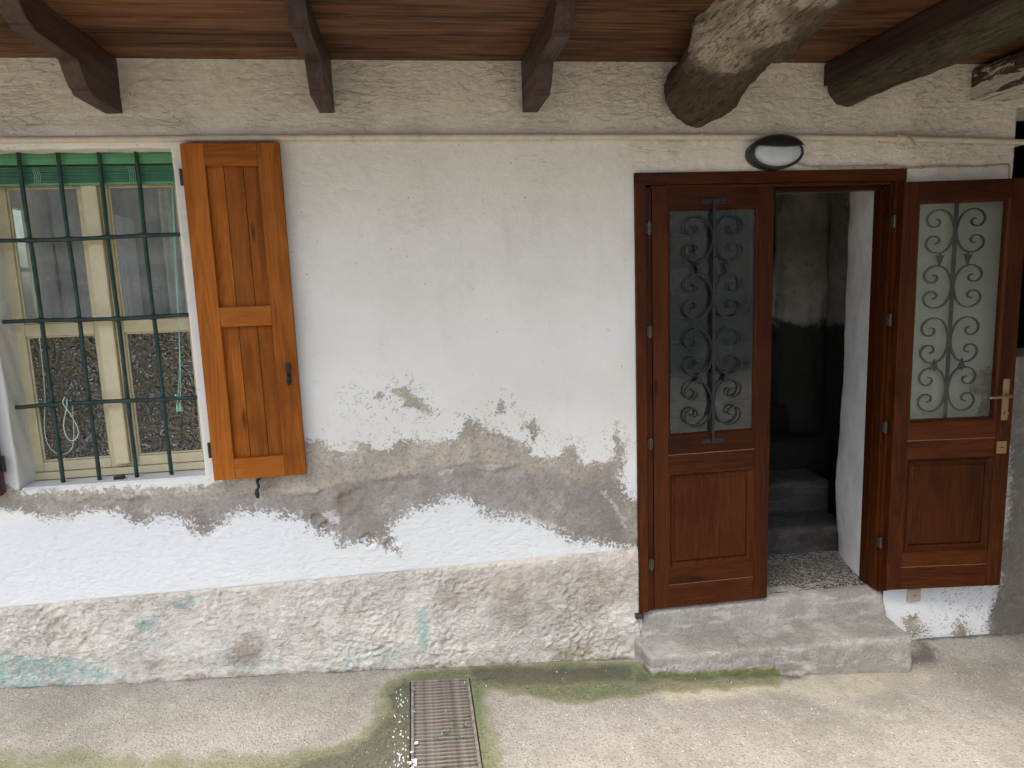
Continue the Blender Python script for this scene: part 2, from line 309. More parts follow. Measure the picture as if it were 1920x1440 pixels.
def mat_ground():
    s = M('worn_concrete'); p = s.obj()
    nb = s.noise(p, 1.6, 6, 0.6, 0.4); nm = s.noise(p, 11, 6, 0.64); nf = s.noise(p, 80, 4, 0.66); ng = s.noise(p, 220, 2, 0.5)
    c = s.mix(s.step(nb, 0.36, 0.64), (0.355, 0.335, 0.292), (0.26, 0.244, 0.21))
    c = s.mix(s.step(nm, 0.50, 0.66, 0, 0.6), c, (0.445, 0.412, 0.36))
    c = s.mix(s.step(nm, 0.32, 0.44, 0.5, 0), c, (0.27, 0.25, 0.215))
    v = s.voro(p, 82)
    agg = s.step(v.outputs['Distance'], 0.25, 0.42, 1, 0)
    pick = s.step(s.n_sep(v.outputs['Color']), 0.60, 0.63)
    c = s.mix(s.math('MULTIPLY', s.math('MULTIPLY', agg, pick), 0.62), c, (0.15, 0.13, 0.11))
    pick2 = s.step(s.n_sep(v.outputs['Color']), 0.16, 0.13)
    c = s.mix(s.math('MULTIPLY', s.math('MULTIPLY', agg, pick2), 0.5), c, (0.60, 0.57, 0.51))
    c = s.mix(s.math('MULTIPLY', hollow_shade(s, nf, 0.38, 0.50), 0.55), c, (0.20, 0.18, 0.15))
    c = s.mix(s.math('MULTIPLY', s.attr('pale'), s.step(nm, 0.35, 0.6, 0.3, 0.7)), c, (0.52, 0.47, 0.34))
    df = s.step(s.math('MULTIPLY_ADD', s.math('SUBTRACT', nm, 0.5), 1.3, s.attr('damp_dark')), 0.05, 0.6)
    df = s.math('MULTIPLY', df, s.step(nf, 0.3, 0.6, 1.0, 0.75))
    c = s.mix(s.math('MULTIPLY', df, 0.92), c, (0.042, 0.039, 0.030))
    mv = s.math('MULTIPLY_ADD', s.math('SUBTRACT', nm, 0.5), 1.3, s.attr('moss'))
    mv = s.math('MULTIPLY_ADD', s.math('SUBTRACT', nf, 0.5), 0.5, mv)
    mf = s.step(mv, 0.12, 0.70)
    green = s.mix(s.step(nb, 0.42, 0.58), (0.120, 0.115, 0.050), (0.075, 0.100, 0.026))
    c = s.mix(s.math('MULTIPLY', s.math('MULTIPLY', mf, s.math('MULTIPLY_ADD', df, -0.72, 1.0)), s.step(nf, 0.3, 0.62, 0.95, 0.6)), c, green)
    ed = s.math('MULTIPLY', s.step(mv, 0.15, 0.42), s.step(mv, 0.42, 0.85, 1, 0))
    c = s.mix(s.math('MULTIPLY', ed, 0.38), c, (0.18, 0.195, 0.080))
    h = s.math('ADD', s.math('MULTIPLY', nf, 0.8), s.math('MULTIPLY', ng, 0.2))
    h = s.math('MULTIPLY_ADD', agg, 0.15, h)
    return s.set(c, s.step(df, 0, 1, 0.9, 0.5), s.bump(h, 0.008, 1.0), 0.25)

def _nsep(s, v):
    o = s.n('ShaderNodeSeparateColor'); s.put(o.inputs[0], v); return o.outputs[0]
M.n_sep = _nsep

def mat_wood(name, light, dark, knot, rough=0.5, gscale=1.0, bump=0.0006, spec=0.35, worn=0.0, wornc=(0.5, 0.42, 0.32)):
    s = M(name); g = s.attr('gr', True)
    a = s.mapv(g, (2.2 * gscale, 38 * gscale, 38 * gscale))
    n1 = s.noise(a, 1.0, 6, 0.6, 0.6)
    fine = s.noise(s.mapv(g, (9 * gscale, 260 * gscale, 260 * gscale)), 1.0, 3, 0.6)
    broad = s.noise(s.mapv(g, (1.1, 9, 9)), 1.0, 4, 0.5, 0.4)
    ring = s.noise(s.mapv(g, (0.75 * gscale, 7.5 * gscale, 7.5 * gscale)), 1.0, 3, 0.45, 0.25)
    rg = s.math('SINE', s.math('MULTIPLY', ring, 95.0))
    rg = s.math('MULTIPLY_ADD', rg, 0.5, 0.5)
    t = s.math('ADD', s.math('MULTIPLY', n1, 0.60), s.math('MULTIPLY', rg, 0.13))
    t = s.math('ADD', t, s.math('MULTIPLY', broad, 0.42))
    c = s.mix(s.step(t, 0.44, 0.72), light, dark)
    pl = s.noise(g, 3.0, 4, 0.6)
    c = s.mix(s.step(pl, 0.5, 0.68, 0, 0.55), c, tuple(v * 0.62 for v in dark))
    c = s.mix(s.math('MULTIPLY', s.step(fine, 0.5, 0.72), 0.55), c, tuple(v * 0.7 for v in dark))
    sf = s.step(s.noise(s.mapv(g, (30, 120, 120)), 1.0, 3, 0.6), 0.70, 0.74)
    c = s.mix(s.math('MULTIPLY', sf, 0.35), c, tuple(min(.6, v * 1.9) for v in light))
    tone = s.noise(s.mapv(g, (0.11, 0.4, 0.4)), 1.0, 1, 0.5)
    c = s.mix(s.step(tone, 0.42, 0.62, 0, 0.5), c, tuple(v * 0.55 for v in dark))
    c = s.mix(s.step(tone, 0.5, 0.34, 0, 0.3), c, tuple(min(.6, v * 1.35) for v in light))
    vk = s.voro(s.mapv(g, (2.6, 11, 11)), 1.0)
    kn = s.step(vk.outputs['Distance'], 0.05, 0.16, 1, 0)
    kn = s.math('MULTIPLY', kn, s.step(s.n_sep(vk.outputs['Color']), 0.60, 0.63))
    c = s.mix(s.math('MULTIPLY', kn, 0.8), c, knot)
    if worn:
        w = s.step(s.noise(s.mapv(g, (4, 16, 16)), 1.0, 7, 0.65), 0.62, 0.72)
        c = s.mix(s.math('MULTIPLY', w, worn), c, wornc)
    h = s.math('ADD', s.math('MULTIPLY', n1, 0.7), s.math('MULTIPLY', fine, 0.6))
    return s.set(c, s.step(n1, 0.3, 0.8, rough - 0.08, rough + 0.16), s.bump(h, bump * 2.2, 1.0), spec)

def mat_log(name, c1, c2, c3, strip=None, painted=False):
    s = M(name); g = s.attr('gr', True); p = s.obj()
    n1 = s.noise(s.mapv(g, (6, 30, 30)), 1.0, 7, 0.68, 1.6)
    n2 = s.noise(s.mapv(g, (9, 95, 95)), 1.0, 5, 0.65, 0.8)
    nf = s.noise(p, 60, 5, 0.65); nb = s.noise(p, 6, 5, 0.6, 0.5)
    c = s.mix(s.step(n1, 0.36, 0.64), c1, c2)
    c = s.mix(s.step(nb, 0.45, 0.62, 0, 0.7), c, c3)
    c = s.mix(s.math('MULTIPLY', hollow_shade(s, n2, 0.36, 0.48), 0.7), c, tuple(v * 0.28 for v in c1))
    if strip:
        k = s.step(s.math('MULTIPLY_ADD', s.math('SUBTRACT', n1, 0.5), 2.2, s.attr('strip')), 0.15, 1.05)
        sc = s.mix(s.step(n1, 0.40, 0.62), strip, tuple(v * 0.55 for v in strip))
        sc = s.mix(s.math('MULTIPLY', hollow_shade(s, n2, 0.38, 0.48), 0.85), sc, tuple(v * 0.16 for v in strip))
        c = s.mix(k, c, sc)
    if painted:
        k = s.step(s.math('MULTIPLY_ADD', s.attr('strip'), 0.13, s.noise(s.mapv(g, (6, 30, 30)), 1.0, 7, 0.72, 0.5)), 0.545, 0.575)
        c = s.mix(k, c, s.mix(nf, (0.74, 0.70, 0.61), (0.52, 0.48, 0.39)))
    h = s.math('ADD', n1, s.math('MULTIPLY', n2, 0.9))
    return s.set(c, 0.9, s.bump(h, 0.011, 1.0), 0.15)

def mat_paint(name, c, rough=0.5, var=0.12, chip=0.0, chipc=(0.1, 0.06, 0.04), bump=0.0005, metal=0.0, spec=0.4, scale=1.0):
    s = M(name); p = s.obj()
    n = s.noise(p, 22 * scale, 6, 0.6); f = s.noise(p, 140 * scale, 4, 0.6)
    cc = s.mix(s.step(n, 0.3, 0.72), c, tuple(v * (1 - 2 * var) for v in c))
    if chip:
        cc = s.mix(s.step(s.math('ADD', s.math('MULTIPLY', f, 0.5), s.math('MULTIPLY', n, 0.5)), 0.60, 0.66, 0, chip), cc, chipc)
    return s.set(cc, s.step(n, 0.3, 0.7, rough - 0.08, rough + 0.1), s.bump(s.math('ADD', n, f), bump, 0.8), spec, metal)

def mat_step(name, a, b, c3):
    s = M(name); p = s.obj()
    nb = s.noise(p, 4, 6, 0.62, 0.6); nm = s.noise(p, 20, 6, 0.66); nf = s.noise(p, 85, 4, 0.66)
    c = s.mix(s.step(nb, 0.36, 0.62), a, b)
    c = s.mix(s.step(s.noise(s.mapv(p, (2, 2, 7)), 3, 6, 0.62), 0.50, 0.62, 0, 0.75), c, c3)
    c = s.mix(s.step(nm, 0.56, 0.70, 0, 0.35), c, tuple(v * 0.6 for v in b))
    c = s.mix(s.step(nf, 0.60, 0.70, 0, 0.5), c, tuple(min(.7, v * 1.7) for v in a))
    c = s.mix(s.math('MULTIPLY', hollow_shade(s, nf, 0.36, 0.48), 0.30), c, tuple(v * 0.42 for v in b))
    gm = s.step(s.math('MULTIPLY_ADD', s.math('SUBTRACT', nm, 0.5), 1.8, s.attr('moss')), 0.3, 0.95)
    c = s.mix(s.math('MULTIPLY', gm, 0.9), c, (0.10, 0.125, 0.025))
    h = s.math('ADD', s.math('MULTIPLY', nm, 0.7), s.math('MULTIPLY', nf, 0.8))
    return s.set(c, 0.85, s.bump(h, 0.009, 1.0), 0.25)

def _schlick(s, nrm=None):
    g = s.n('ShaderNodeNewGeometry'); d = s.n('ShaderNodeVectorMath', operation='DOT_PRODUCT')
    s.put(d.inputs[0], g.outputs['Incoming']); s.put(d.inputs[1], nrm if nrm is not None else g.outputs['Normal'])
    k = s.math('SUBTRACT', 1.0, s.math('ABSOLUTE', d.outputs['Value']), clamp=True)
    return s.math('MULTIPLY_ADD', s.math('POWER', k, 5.0), 0.96, 0.04)
M.schlick = _schlick

def mat_glass(name, tint=(0.95, 0.97, 0.95), rough=0.02, dirt_haze=0.06):
    s = M(name); s.t.nodes.remove(s.b); p = s.obj()
    tr = s.n('ShaderNodeBsdfTransparent'); s.put(tr.inputs[0], tint)
    gl = s.n('ShaderNodeBsdfGlossy'); gl.inputs['Roughness'].default_value = rough
    df = s.n('ShaderNodeBsdfDiffuse'); s.put(df.inputs[0], (0.55, 0.56, 0.52))
    fr = s.schlick()
    m1 = s.n('ShaderNodeMixShader'); s.put(m1.inputs[0], fr); s.put(m1.inputs[1], tr.outputs[0]); s.put(m1.inputs[2], gl.outputs[0])
    d = s.step(s.noise(p, 7, 7, 0.65), 0.35, 0.8, dirt_haze * 0.4, dirt_haze * 1.8)
    m2 = s.n('ShaderNodeMixShader'); s.put(m2.inputs[0], d); s.put(m2.inputs[1], m1.outputs[0]); s.put(m2.inputs[2], df.outputs[0])
    s.t.links.new(m2.outputs[0], s.out.inputs[0])
    return s.m

def mat_hammered():
    s = M('hammered_glass'); p = s.obj()
    n1 = s.noise(p, 15, 1, 0.4, 1.4); n2 = s.noise(s.mapv(p, (1, 1, 1), (3.1, 1.7, 5.3)), 27, 1, 0.4, 1.2)
    r1 = s.math('ABSOLUTE', s.math('MULTIPLY_ADD', n1, 2.0, -1.0)); r2 = s.math('ABSOLUTE', s.math('MULTIPLY_ADD', n2, 2.0, -1.0))
    h = s.math('MULTIPLY_ADD', r2, 0.6, r1)
    nr = s.bump(h, 0.045, 1.0)
    s.t.nodes.remove(s.b)
    gl = s.n('ShaderNodeBsdfGlossy'); gl.inputs['Roughness'].default_value = 0.10; s.put(gl.inputs['Normal'], nr); s.put(gl.inputs[0], (1, 1, 1))
    tr = s.n('ShaderNodeBsdfTransparent'); s.put(tr.inputs[0], (0.30, 0.31, 0.32))
    fr = s.schlick(nr)
    mx = s.n('ShaderNodeMixShader'); s.put(mx.inputs[0], s.math('MULTIPLY', fr, 5.0, clamp=True)); s.put(mx.inputs[1], tr.outputs[0]); s.put(mx.inputs[2], gl.outputs[0])
    s.t.links.new(mx.outputs[0], s.out.inputs[0])
    return s.m

def _colnoise(s, v, scale):
    o = s.n('ShaderNodeTexNoise'); s.put(o.inputs['Vector'], v); o.inputs['Scale'].default_value = scale
    return o.outputs['Color']
M.colnoise = _colnoise

def mat_terrazzo():
    s = M('terrazzo'); p = s.obj()
    v = s.voro(p, 130)
    f = s.step(s.n_sep(v.outputs['Color']), 0.5, 0.56)
    e = s.step(s.voro(p, 130, 'DISTANCE_TO_EDGE').outputs['Distance'], 0.05, 0.12)
    c = s.mix(s.math('MULTIPLY', f, e), (0.055, 0.05, 0.045), (0.42, 0.40, 0.35))
    c = s.mix(s.step(s.noise(p, 5, 5, 0.6), 0.45, 0.7, 0, 0.6), c, (0.10, 0.09, 0.075))
    return s.set(c, 0.6, None, 0.3)

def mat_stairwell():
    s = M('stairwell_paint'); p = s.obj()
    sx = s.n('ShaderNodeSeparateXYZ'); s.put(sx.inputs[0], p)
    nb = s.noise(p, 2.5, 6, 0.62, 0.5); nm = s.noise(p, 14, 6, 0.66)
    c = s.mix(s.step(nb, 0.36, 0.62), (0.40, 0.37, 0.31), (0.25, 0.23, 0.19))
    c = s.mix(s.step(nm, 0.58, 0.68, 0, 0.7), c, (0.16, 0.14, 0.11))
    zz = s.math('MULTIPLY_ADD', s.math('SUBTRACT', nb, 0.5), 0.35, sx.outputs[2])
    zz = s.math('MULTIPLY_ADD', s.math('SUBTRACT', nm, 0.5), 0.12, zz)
    c = s.mix(s.step(zz, 1.26, 1.34, 0.93, 0.0), c, (0.014, 0.013, 0.011))  # lower walls nearly black: the stairwell's shade put into the colour
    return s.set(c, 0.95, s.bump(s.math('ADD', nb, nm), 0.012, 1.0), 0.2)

MT = {
    'wall': mat_wall(), 'plinth': mat_plinth(), 'ground': mat_ground(),
    'shutter': mat_wood('larch_stain', (0.40, 0.124, 0.017), (0.25, 0.070, 0.009), (0.08, 0.02, 0.004), 0.48, 1.0, 0.0006, 0.10),
    'shutter_dark': mat_wood('dark_red_stain', (0.11, 0.03, 0.02), (0.06, 0.017, 0.012), (0.03, 0.01, 0.006), 0.45),
    'door': mat_wood('mahogany_stain', (0.076, 0.0195, 0.0042), (0.038, 0.0092, 0.0022), (0.016, 0.005, 0.002), 0.34, 1.2, 0.0005, 0.12, 0.20, (0.11, 0.042, 0.014)),
    'plank': mat_wood('soffit_pine', (0.19, 0.085, 0.040), (0.060, 0.025, 0.012), (0.015, 0.007, 0.004), 0.55, 0.8, 0.0008, 0.15),
    'rafter': mat_wood('rafter_stain', (0.085, 0.046, 0.031), (0.042, 0.023, 0.017), (0.02, 0.012, 0.009), 0.5, 0.8, 0.0008, 0.3, 0.25, (0.17, 0.13, 0.10)),
    'log': mat_log('weathered_log', (0.14, 0.10, 0.065), (0.07, 0.048, 0.031), (0.09, 0.07, 0.045), (0.50, 0.42, 0.32)),
    'log_dark': mat_log('dark_log', (0.12, 0.095, 0.062), (0.055, 0.042, 0.028), (0.085, 0.075, 0.045)),
    'log_white': mat_log('painted_log', (0.15, 0.10, 0.065), (0.07, 0.05, 0.035), (0.12, 0.09, 0.06), None, True),
    'iron_green': mat_paint('green_iron', (0.022, 0.055, 0.042), 0.5, 0.25, 0.8, (0.085, 0.055, 0.038), 0.001),
    'iron': mat_paint('black_iron', (0.016, 0.017, 0.018), 0.38, 0.15, 0.0, bump=0.0004, spec=0.4),
    'cream': mat_paint('cream_paint', (0.66, 0.58, 0.36), 0.45, 0.06, 0.25, (0.42, 0.34, 0.2), 0.0005),
    'blind': mat_paint('green_plastic', (0.11, 0.33, 0.15), 0.4, 0.06, 0.0),
    'blind_dark': mat_paint('green_slats', (0.05, 0.19, 0.10), 0.45, 0.08, 0.0),
    'cord': mat_paint('green_cord', (0.30, 0.55, 0.40), 0.6, 0.05), 'cord_white': mat_paint('pale_cord', (0.55, 0.62, 0.50), 0.6, 0.05),
    'pipe': mat_paint('cream_pipe', (0.66, 0.57, 0.46), 0.5, 0.08, 0.5, (0.30, 0.20, 0.13), 0.0006),
    'cable': mat_paint('painted_cable', (0.45, 0.39, 0.30), 0.7, 0.15, 0.4, (0.2, 0.16, 0.11)),
    'lamp_black': mat_paint('black_plastic', (0.028, 0.024, 0.020), 0.38, 0.1, 0.0, spec=0.5),
    'opal': mat_paint('opal_glass', (0.50, 0.53, 0.54), 0.18, 0.03, 0.0, bump=0.0, spec=0.6),
    'brass': mat_paint('brass', (0.36, 0.26, 0.13), 0.36, 0.1, 0.0, metal=0.85, bump=0.0),
    'steel': mat_paint('dull_steel', (0.10, 0.08, 0.07), 0.4, 0.15, 0.4, (0.1, 0.06, 0.04), metal=0.7),
    'rust': mat_paint('rusty_grate', (0.29, 0.255, 0.215), 0.75, 0.3, 0.7, (0.37, 0.34, 0.29), 0.0012, 0.2, 0.3, 1.5),
    'step': mat_step('cement_step', (0.34, 0.32, 0.29), (0.255, 0.24, 0.215), (0.41, 0.395, 0.365)),
    'stone': mat_step('darkened_stone', (0.018, 0.017, 0.015), (0.011, 0.010, 0.009), (0.022, 0.021, 0.019)),  # near-black copy of the stair stone, with the stairwell's shade in its colour
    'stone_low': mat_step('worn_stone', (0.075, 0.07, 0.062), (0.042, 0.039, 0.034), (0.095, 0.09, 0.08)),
    'glass': mat_glass('pane_glass', dirt_haze=0.16), 'glass_door': mat_glass('door_glass', (0.74, 0.765, 0.73), 0.03, 0.025),  # window panes get extra diffuse haze, painted brightness like a reflection
    'hammered': mat_hammered(), 'terrazzo': mat_terrazzo(),
    'room': mat_paint('room_paint', (0.76, 0.74, 0.71), 0.8, 0.06, 0.0), 'tile': mat_paint('room_tile', (0.55, 0.50, 0.46), 0.35, 0.1, 0.0),
    'stair_wall': mat_stairwell(), 'grey_plaster': mat_paint('grey_plaster', (0.40, 0.37, 0.32), 0.9, 0.15, 0.3, (0.2, 0.17, 0.14), 0.004, scale=0.35),
    'reveal': mat_paint('reveal_plaster', (0.76, 0.75, 0.72), 0.9, 0.06, 0.15, (0.4, 0.36, 0.3), 0.002, scale=0.5),
    'courtyard': mat_paint('courtyard_plaster', (0.55, 0.50, 0.42), 0.9, 0.1, 0.0),
    'dark': mat_paint('dark_wall', (0.035, 0.033, 0.03), 0.9, 0.1, 0.0), 'pit': mat_paint('drain_mud', (0.022, 0.019, 0.015), 0.8, 0.2),  # first one: even near-black for the passage walls and balcony slab
    'curtain': mat_paint('curtain_cloth', (0.68, 0.67, 0.63), 0.9, 0.05), 'beige_plastic': mat_paint('beige_plastic', (0.50, 0.43, 0.31), 0.55, 0.06),
    'filler': mat_paint('joint_filler', (0.30, 0.17, 0.10), 0.7, 0.2),
    'flake': mat_paint('paint_flake', (0.80, 0.79, 0.76), 0.8, 0.05), 'leaf': mat_paint('weed_leaf', (0.07, 0.13, 0.05), 0.6, 0.2),
}

# ------------------------------------------------------------------ builders
def tag(o, label, cat, group=None):
    o['label'] = label; o['category'] = cat
    if group: o['group'] = group
    return o
def empty(name, loc=(0, 0, 0), rot=(0, 0, 0)):
    o = bpy.data.objects.new(name, None); COL.objects.link(o)
    o.location = loc; o.rotation_euler = rot; o.empty_display_size = 0.05
    return o
def link(name, me, mt, parent=None):
    me.materials.append(MT[mt])
    o = bpy.data.objects.new(name, me); COL.objects.link(o)
    if parent is not None: o.parent = parent
    return o
def grain(me, axis):
    n = len(me.vertices)
    co = np.empty(n * 3, np.float32); me.vertices.foreach_get('co', co); co = co.reshape(-1, 3)
    order = {'x': (0, 1, 2), 'y': (1, 0, 2), 'z': (2, 0, 1)}[axis]
    g = co[:, order] + np.array([random.uniform(0, 50) for _ in range(3)], np.float32)
    a = me.attributes.new('gr', 'FLOAT_VECTOR', 'POINT'); a.data.foreach_set('vector', g.astype(np.float32).ravel())
def setattr_f(me, name, v):
    a = me.attributes.new(name, 'FLOAT', 'POINT'); a.data.foreach_set('value', np.asarray(v, np.float32))
def mesh_from(name, co, faces, smooth_=True):
    me = bpy.data.meshes.new(name); me.from_pydata([tuple(c) for c in co], [], faces); me.update()
    if smooth_: me.polygons.foreach_set('use_smooth', [True] * len(me.polygons))
    return me
def from_bm(name, bm, mt, parent, axis='z', smooth_=False):
    bmesh.ops.recalc_face_normals(bm, faces=bm.faces)
    me = bpy.data.meshes.new(name); bm.to_mesh(me); bm.free()
    if smooth_: me.polygons.foreach_set('use_smooth', [True] * len(me.polygons))
    if axis: grain(me, axis)
    return link(name, me, mt, parent)
def add_box(bm, x0, x1, y0, y1, z0, z1, bev=0.002, seg=2):
    r = bmesh.ops.create_cube(bm, size=1.0)
    for v in r['verts']:
        v.co = Vector((x0 + (v.co.x + .5) * (x1 - x0), y0 + (v.co.y + .5) * (y1 - y0), z0 + (v.co.z + .5) * (z1 - z0)))
    if bev > 0:
        es = {e for v in r['verts'] for e in v.link_edges}
        bmesh.ops.bevel(bm, geom=list(es), offset=min(bev, 0.45 * min(abs(x1 - x0), abs(y1 - y0), abs(z1 - z0))), segments=seg, affect='EDGES', profile=0.7)
def box(name, x0, x1, y0, y1, z0, z1, mt, parent=None, bev=0.002, axis='z'):
    bm = bmesh.new(); add_box(bm, x0, x1, y0, y1, z0, z1, bev)
    return from_bm(name, bm, mt, parent, axis)
def catmull(pts, n=10, closed=False):
    P = [Vector(p) for p in pts]; out = []
    for i in range(len(P) - 1):
        p0 = P[max(i - 1, 0)]; p1 = P[i]; p2 = P[i + 1]; p3 = P[min(i + 2, len(P) - 1)]
        for k in range(n):
            t = k / n
            out.append(0.5 * ((2 * p1) + (p2 - p0) * t + (2 * p0 - 5 * p1 + 4 * p2 - p3) * t * t + (3 * p1 - p0 - 3 * p2 + p3) * t ** 3))
    out.append(P[-1]); return out
def add_tube(bm, pts, r, n=10, cap=True, ref=None, sect=None):
    """tube, or a bar with the given section (list of (a,b)), swept along pts"""
    rings = []
    ref = Vector(ref) if ref else None
    prev = None
    for i, p in enumerate(pts):
        t = (pts[min(i + 1, len(pts) - 1)] - pts[max(i - 1, 0)]).normalized()
        if ref is not None: b = (ref - t * ref.dot(t)).normalized()
        elif prev is None:
            a = Vector((0, 0, 1)) if abs(t.z) < 0.9 else Vector((0, 1, 0)); b = t.cross(a).normalized()
        else: b = (prev - t * prev.dot(t)).normalized()
        prev = b; c = t.cross(b)
        rr = r(i / max(1, len(pts) - 1)) if callable(r) else r
        if sect: ring = [bm.verts.new(p + b * s0 * rr + c * s1 * rr) for s0, s1 in sect]
        else: ring = [bm.verts.new(p + b * math.cos(2 * math.pi * k / n) * rr + c * math.sin(2 * math.pi * k / n) * rr) for k in range(n)]
        rings.append(ring)
    n = len(rings[0])
    for a, b in zip(rings[:-1], rings[1:]):
        for k in range(n): bm.faces.new((a[k], a[(k + 1) % n], b[(k + 1) % n], b[k]))
    if cap:
        bm.faces.new(rings[0][::-1]); bm.faces.new(rings[-1])
def tube(name, pts, r, mt, parent=None, n=10, sm=True, res=1, **k):
    bm = bmesh.new(); P = catmull(pts, res) if res > 1 else [Vector(p) for p in pts]
    add_tube(bm, P, r, n, **k)
    return from_bm(name, bm, mt, parent, None, sm)
def rings_panel(bm, x0, x1, z0, z1, prof):
    """nested rectangles: prof = [(inset, y), ...]; last one is filled"""
    prev = None
    for ins, y in prof:
        q = [bm.verts.new((x0 + ins, y, z0 + ins)), bm.verts.new((x1 - ins, y, z0 + ins)), bm.verts.new((x1 - ins, y, z1 - ins)), bm.verts.new((x0 + ins, y, z1 - ins))]
        if prev:
            for k in range(4): bm.faces.new((prev[k], prev[(k + 1) % 4], q[(k + 1) % 4], q[k]))
        prev = q
    return prev
def axis_coords(breaks):
    """breaks = [(value, step to the next value), ...]"""
    o = []
    for (a, st), (b, _) in zip(breaks[:-1], breaks[1:]):
        n = max(1, int(round((b - a) / st)))
        o += [a + (b - a) * i / n for i in range(n)]
    return np.array(o + [breaks[-1][0]])
def block(name, corners, res, rad, mt, parent, amp=0.004, size=0.05, seed=1.0, moss=None):
    """worn block: corners = bottom 4 then top 4 (x0y0, x1y0, x1y1, x0y1)"""
    C8 = np.array(corners, float)
    L = np.array([np.linalg.norm(C8[1] - C8[0]), np.linalg.norm(C8[3] - C8[0]), np.linalg.norm(C8[4] - C8[0])])
    n = [max(2, int(l / res)) for l in L]
    idx, co, faces = {}, [], []
    def vid(i, j, k):
        if (i, j, k) not in idx:
            idx[(i, j, k)] = len(co); co.append((i / n[0], j / n[1], k / n[2]))
        return idx[(i, j, k)]
    for d in range(3):
        a, b = [q for q in range(3) if q != d]
        for side in (0, n[d]):
            for i in range(n[a]):
                for j in range(n[b]):
                    q = []
                    for di, dj in ((0, 0), (1, 0), (1, 1), (0, 1)):
                        t = [0, 0, 0]; t[d] = side; t[a] = i + di; t[b] = j + dj; q.append(vid(*t))
                    flip = (side == 0) ^ (d == 1)
                    faces.append(q[::-1] if flip else q)
    U = np.array(co) * L
    inner = np.clip(U, rad, L - rad)
    dv = U - inner
    ln = np.linalg.norm(dv, axis=1); ln[ln == 0] = 1
    nn = dv / ln[:, None]
    U = inner + nn * np.minimum(ln, rad)[:, None]
    dsp = fbm(U[:, 0], U[:, 1], U[:, 2], size, 4, 0.5, seed) * amp + fbm(U[:, 0], U[:, 1], U[:, 2], size * 6, 2, 0.5, seed + 4) * amp * 1.3
    U = U + nn * dsp[:, None]
    T = U / L
    x, y, z = T[:, 0:1], T[:, 1:2], T[:, 2:3]
    P = ((1 - z) * ((1 - y) * ((1 - x) * C8[0] + x * C8[1]) + y * ((1 - x) * C8[3] + x * C8[2])) +
         z * ((1 - y) * ((1 - x) * C8[4] + x * C8[5]) + y * ((1 - x) * C8[7] + x * C8[6])))
    me = mesh_from(name, P, faces)
    setattr_f(me, 'moss', moss(P) if moss else np.zeros(len(P)))
    return link(name, me, mt, parent)

# ================================================================== SETTING
def ground_z(x):
    return -0.08 - 0.0675 * np.clip(x, -4.0, 4.5)

GX0, GX1, GY0, GY1 = -0.105, 0.160, -1.02, -0.118          # hole for the drain
def build_ground():
    xs = axis_coords([(-60, 8), (-12, 2), (-4, .2), (-2.2, .012), (GX0, .012), (GX1, .012), (3.3, .2), (5, 2), (14, 8), (60, 1)])
    ys = axis_coords([(-60, 8), (-12, 1), (-3, .15), (-1.5, .03), (GY0, .012), (GY1, .012), (0.06, .3), (4, 4), (60, 1)])
    X, Y = np.meshgrid(xs, ys); nx, ny = len(xs), len(ys)
    x, y = X.ravel(), Y.ravel()
    z = ground_z(x)
    near = smooth(-3.2, -1.6, y) * smooth(-4, -2.2, x) * smooth(5, 3.2, x) * smooth(0.3, 0.05, y)
    z = z + near * (fbm(x, y, 0, .5, 3, .5, 2) * .006 + fbm(x, y, 0, .045, 3, .55, 8) * .0016)
    # cement fillet against the wall to the right of the step
    z = z + .02 * smooth(-.22, -.02, y) * smooth(2.2, 2.5, x) * (y < .05)
    k = np.arange(nx * ny).reshape(ny, nx)
    xc, yc = (xs[:-1] + xs[1:]) / 2, (ys[:-1] + ys[1:]) / 2
    XC, YC = np.meshgrid(xc, yc)
    keep = ~((XC > GX0) & (XC < GX1) & (YC > GY0) & (YC < GY1))
    q = np.stack([k[:-1, :-1], k[:-1, 1:], k[1:, 1:], k[1:, :-1]], -1)[keep]
    me = mesh_from('ground', np.stack([x, y, z], 1), q.tolist())
    w = fbm(x, y, 0, .12, 4, .55, 5) * .02
    setattr_f(me, 'moss', field(GMOSS, x + w, y + w, .055)); setattr_f(me, 'damp_dark', np.maximum(field(GDAMP, x + w, y - w, .05), .42 * smooth(-.04, -.012, y + w * .6) * (x < 4) * (x > -4) * (y < .1))); setattr_f(me, 'pale', field(GPALE, x + w, y + w, .04))  # strip along the wall foot is contact shade painted into this mask
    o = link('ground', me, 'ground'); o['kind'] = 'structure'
build_ground()

